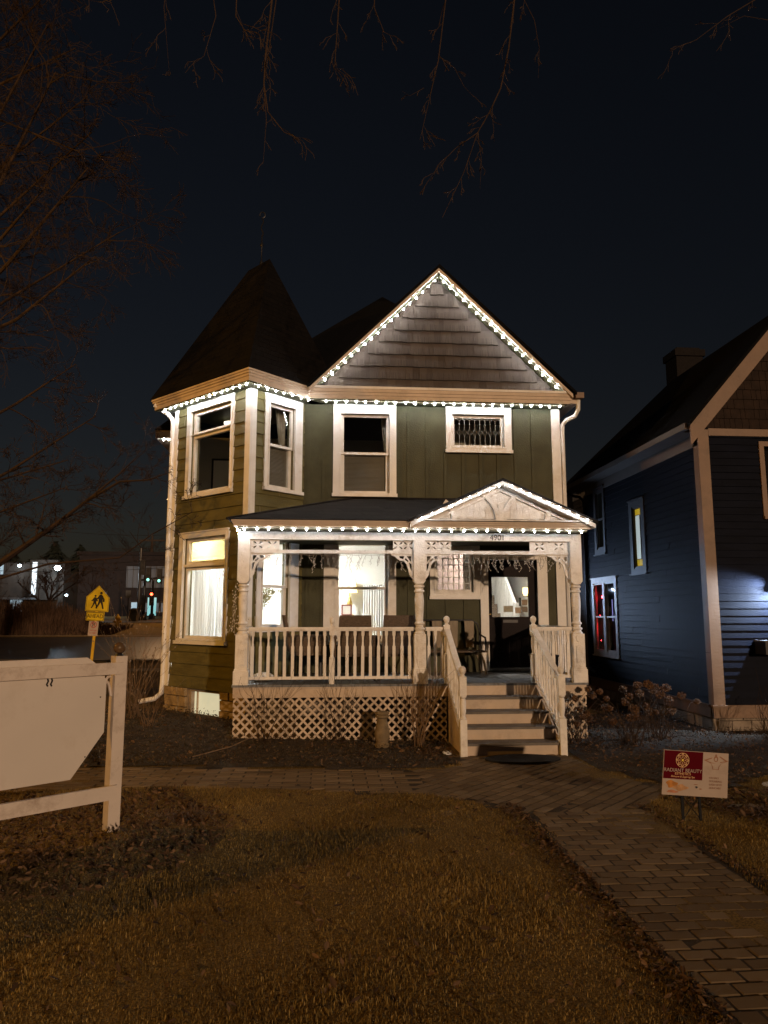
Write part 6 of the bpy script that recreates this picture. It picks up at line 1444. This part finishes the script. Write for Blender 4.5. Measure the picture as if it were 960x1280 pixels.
# hydrangeas with dry flower heads
def hydrangea(x, y_, label, n, H_, seed, spread=0.55):
    g_ = np.random.default_rng(seed); z0 = gz(x,y_); t = thing('hydrangea', label, 'shrub', (x,y_,z0), 'dry hydrangeas by the steps'); mb = MB(); heads = []
    for i in range(n):
        a = g_.uniform(0,2*math.pi); d = Vector((math.cos(a)*spread*g_.uniform(0.1,1.1), math.sin(a)*spread*g_.uniform(0.1,1.0), 1.0)); p = Vector((x+g_.normal(0,0.07),y_+g_.normal(0,0.07),z0)); L = H_*g_.uniform(0.35,1.02); pts = [p]
        for k in range(6): d = (d+Vector(g_.normal(0,0.16,3))+Vector((0,0,-0.05*k))).normalized(); pts.append(pts[-1]+d*L/6)
        mb.tube(pts,[0.006*(1-0.1*k) for k in range(7)],4); heads.append(pts[-1])
        if g_.random() < 0.6: limb(mb, pts[3], d+Vector(g_.normal(0,0.5,3)), L*0.4, 0.004, 0, g_)
    mb.build('stems', M['bark'], t)
    for q in heads[:int(n*0.5)]:
        mc = MB(); rr2 = g_.uniform(0.04,0.075)
        for _ in range(150):
            u = Vector(g_.normal(0,1,3)).normalized(); c = q+Vector((u.x,u.y,u.z*0.8))*rr2*g_.uniform(0.6,1.05); a_ = Vector(g_.normal(0,1,3)).normalized()*0.014; b_ = a_.orthogonal().normalized()*0.012; mc.t = float(g_.random()); mc.face([c-a_,c+b_,c+a_,c-b_])
        mc.build('flower_head', M['bloom'], t)
    return t
hydrangea(4.15,9.9,'dry hydrangea with the tallest brown flower heads before the dark blue house',30,1.0,31,0.65); hydrangea(3.45,10.15,'dry hydrangea crowding the lattice right of the steps',24,0.8,32,0.4); hydrangea(4.75,10.3,'spreading dry hydrangea nearest the dark blue corner',28,0.9,33,0.85)

# ------------------------------------------------------------------ grass, leaves and litter
def scatter_blades(name, n, sampler, hmin, hmax, material, label, cat, wv=0.0021, lean=1.3, curl=True):
    g_ = np.random.default_rng(abs(hash(name)) % 1000 if False else len(name)*7+n % 97)
    xy = sampler(n, g_); n = len(xy); z = np.array([gz(a, b) for a, b in xy]) + np.where(np.abs(xy[:,1]-4.5) < 4.5, 0.012*np.sin(xy[:,0]*2.1+xy[:,1]*1.3)*np.sin(xy[:,1]*1.7-xy[:,0]), 0)
    h = g_.uniform(hmin, hmax, n)*(0.8+0.5*(0.5+0.5*np.sin(xy[:,0]*3.1+1.7*np.sin(xy[:,1]*2.3)))*g_.uniform(0.4,1.5,n)); a = g_.uniform(0, 2*np.pi, n); ln = np.abs(g_.normal(0, lean, n)); dx = np.cos(a)*np.sin(np.minimum(ln,1.35))*h; dy = np.sin(a)*np.sin(np.minimum(ln,1.35))*h; dz = np.cos(np.minimum(ln,1.35))*h
    px = -np.sin(a)*wv*g_.uniform(0.6,1.4,n); py = np.cos(a)*wv
    V = np.empty((n,5,3)); b = np.stack([xy[:,0],xy[:,1],z-0.006],1); p = np.stack([px,py,np.zeros(n)],1); dv = np.stack([dx,dy,dz],1)
    mid = b+dv*0.55+np.stack([np.zeros(n),np.zeros(n),0.18*h],1)
    V[:,0] = b-p; V[:,1] = b+p; V[:,2] = mid+p*0.8; V[:,3] = mid-p*0.8; V[:,4] = b+dv
    me = bpy.data.meshes.new(name); me.vertices.add(n*5); me.vertices.foreach_set('co', V.reshape(-1))
    idx = np.arange(n)[:,None]*5; quads = (idx+np.array([0,1,2,3])); tris = (idx+np.array([3,2,4]))
    loops = np.concatenate([quads, tris], 1).reshape(-1); me.loops.add(len(loops)); me.loops.foreach_set('vertex_index', loops.astype(np.int32))
    me.polygons.add(2*n); st_ = np.empty((n,2), np.int32); st_[:,0] = np.arange(n)*7; st_[:,1] = st_[:,0]+4; me.polygons.foreach_set('loop_start', st_.reshape(-1))
    me.update(calc_edges=True); at_ = me.attributes.new('tone','FLOAT','FACE')
    patch = 0.42+0.13*np.sin(xy[:,0]*5.3+2*np.sin(xy[:,1]*3.1))*np.sin(xy[:,1]*4.7+xy[:,0])+0.15*np.sin(xy[:,0]*1.9+0.7*np.sin(xy[:,1]*1.3))*np.sin(xy[:,1]*1.5+1.0)+g_.normal(0,0.27,n)
    at_.data.foreach_set('value', np.repeat(np.clip(patch,0,1),2)); me.materials.append(material)
    o = bpy.data.objects.new(name, me); COL.objects.link(o); return stuff(o, label, cat)
def lawn(n, g_):
    out = np.empty((0,2))
    while len(out) < n:
        m_ = n*2; yy = 2.6+(9.0-2.6)*g_.random(m_)**1.25; xx = g_.uniform(-5.2,6.2,m_); k = np.abs(xx/np.maximum(yy,1)-0.08) < 0.66
        q = np.stack([xx[k],yy[k]],1); keep = ~inpoly_n(q[:,0],q[:,1],PATH) & ~inpoly_n(q[:,0],q[:,1],BED_L) & ~inpoly_n(q[:,0],q[:,1],BED_R) & (~inpoly_n(q[:,0],q[:,1],BED_S) | (g_.random(len(q)) < 0.2)); out = np.concatenate([out,q[keep]])
    return out[:n]
scatter_blades('lawn_grass', 290000, lawn, 0.011, 0.032, M['grass'], 'dormant brown lawn grass in front of the house', 'grass')
def leaves(name, n, sampler, material, label, cat, s0=0.02, s1=0.05, seed=3, up=0.03, tilt_=0.5):
    g_ = np.random.default_rng(seed); mb = MB()
    for _ in range(n):
        p = sampler(g_)
        if p is None: continue
        x, yy = p; z = gz(x,yy)+0.012+abs(g_.normal(0,up)); a = g_.uniform(0,2*math.pi); L = g_.uniform(s0,s1); Wd = L*g_.uniform(0.18,0.5); e = Matrix.Rotation(a,3,'Z') @ Matrix.Rotation(g_.normal(0,tilt_),3,'X') @ Matrix.Rotation(g_.normal(0,tilt_),3,'Y'); f = g_.uniform(0.1,0.6)*Wd
        P_ = [e @ Vector(v)+Vector((x,yy,z)) for v in ((-L,0,0),(-0.3*L,Wd,f),(0.5*L,Wd*0.8,f),(L,0,0.1*L),(0.5*L,-Wd*0.8,f),(-0.3*L,-Wd,f))]
        mb.t = float(g_.random()); k = len(mb.v); mb.v.extend([tuple(v) for v in P_]); mb.f.append((k,k+3,k+2,k+1)); mb.f.append((k,k+5,k+4,k+3)); mb.tone += [mb.t, min(1,mb.t+0.05)]
    return stuff(mb.build(name, material), label, cat)
def inbed(P_, dens=None):
    X = [p[0] for p in P_]; Y_ = [p[1] for p in P_]
    def f(g_):
        for _ in range(50):
            x, yy = g_.uniform(min(X),max(X)), g_.uniform(min(Y_),max(Y_))
            if inpoly(x,yy,P_) and not inpoly(x,yy,PATH): return x, yy
    return f
leaves('fallen_leaves', 8500, inbed(BED_S), M['leaf'], 'drift of dead brown leaves around the white sign post', 'leaves', 0.007, 0.030, 41, 0.03, 1.0)
leaves('fallen_leaves', 1300, lambda g_: (lambda x, yy: None if inpoly(x,yy,PATH) else (x,yy))(g_.uniform(-4,1.9), 2.8+5*g_.random()), M['leaf'], 'dead leaves strewn over the lawn', 'leaves', 0.012, 0.035, 42, 0.02, 0.5)
leaves('ground_cover', 17000, inbed(BED_L), M['cover'], 'low evergreen ground cover in the bed before the porch', 'ground cover', 0.006, 0.022, 43, 0.045, 1.1)
leaves('ground_cover', 9000, inbed(BED_R), M['leaf'], 'dead leaves and ground cover in the bed before the dark blue house', 'ground cover', 0.007, 0.024, 44, 0.035, 1.0)
leaves('fallen_leaves', 2200, inbed(BED_Q), M['leaf'], 'dead leaves in the grass right of the salon sign', 'leaves', 0.015, 0.045, 45, 0.025, 0.6)
leaves('path_litter', 260, lambda g_: (lambda x, yy: (x,yy) if inpoly(x,yy,PATH) else None)(g_.uniform(-4,3.5), g_.uniform(3,9.3)), M['leaf'], 'small leaf scraps lying on the brick path', 'leaves', 0.006, 0.02, 46, 0.012, 0.3)
leaves('fallen_leaves', 1500, inbed(BED_L), M['leaf'], 'dead leaves caught in the ground cover before the porch', 'leaves', 0.015, 0.045, 47, 0.03, 0.8)
leaves('fallen_leaves', 1100, lambda g_: (1.80+0.02*0+abs(g_.normal(0,0.10))*-1+0.02, g_.uniform(3.0,7.0)), M['leaf'], 'dead leaves blown along the left edge of the brick path', 'leaves', 0.008, 0.028, 48, 0.012, 0.7)
leaves('fallen_leaves', 500, lambda g_: (2.90+0.03*g_.normal()+abs(g_.normal(0,0.09)), g_.uniform(3.5,6.9)), M['leaf'], 'dead leaves blown along the right edge of the brick path', 'leaves', 0.008, 0.026, 49, 0.012, 0.7)
# long dry blades: clumps of dead lily leaves
def clump(x, y_, n, L, label, seed):
    g_ = np.random.default_rng(seed); mb = MB()
    for _ in range(n):
        a = g_.uniform(0,2*math.pi); r_ = g_.uniform(0,0.22); p = Vector((x+r_*math.cos(a*3),y_+r_*math.sin(a*3),gz(x,y_)+0.01)); d = Vector((math.cos(a),math.sin(a),g_.uniform(0.2,1.2))).normalized(); s = Vector((-math.sin(a),math.cos(a),0))*g_.uniform(0.004,0.010); pts = [p]; LL_ = L*g_.uniform(0.5,1.1)
        for k in range(6): d = (d+Vector((0,0,-0.30))+Vector(g_.normal(0,0.1,3))).normalized(); q = pts[-1]+d*LL_/6; q.z = max(q.z, gz(q.x,q.y)+0.012); pts.append(q)
        mb.t = float(g_.uniform(0.4,1))
        for k in range(6): w0, w1 = 1-k/7, 1-(k+1)/7; mb.face([pts[k]-s*w0,pts[k]+s*w0,pts[k+1]+s*w1,pts[k+1]-s*w1])
    return stuff(mb.build('dry_leaf_clump', M['leaf']), label, 'dry leaves')
clump(3.95,6.5,130,0.38,'heap of long dry leaves right of the salon sign',51); clump(4.5,6.9,90,0.35,'long dry leaves at the right edge above the salon sign',52); clump(1.35,9.6,120,0.4,'matted long dry leaves at the foot of the tall dry shrub',53); clump(-1.25,6.7,70,0.34,'long dry leaves right of the white sign post',54); clump(-2.1,5.75,60,0.34,'long dry leaves in front of the white sign post',55); clump(-0.2,10.1,60,0.3,'dry leaves before the middle of the lattice',56)
mb = MB(); mb.ball((0,0,0),0.06,0.4,10,6); o = mb.build('white_stone', M['snow'], smooth=True); o.location = (1.55,9.45,0.03); o.rotation_euler = (0.2,0.1,0.4); tag(o, 'small pale stone lying left of the foot of the steps', 'stone')
mb = MB()
for dx, dy, r_ in ((0,0,0.16),(0.2,0.05,0.13),(0.36,-0.03,0.15)): mb.ball((4.75+dx,7.55+dy,gz(4.75,7.5)+0.005), r_, 0.14, 12, 6)
tag(mb.build('snow_patch', M['snow'], smooth=True), 'flat patch of old snow in the bed at the right edge', 'snow')
mb = MB(); mb.tube([(-1.62,9.3,0.06),(-1.2,9.6,0.12),(-0.95,9.85,0.2)],0.006,5); tag(mb.build('fallen_stick', M['stem']), 'pale fallen stick in the bed left of the lattice', 'stick')
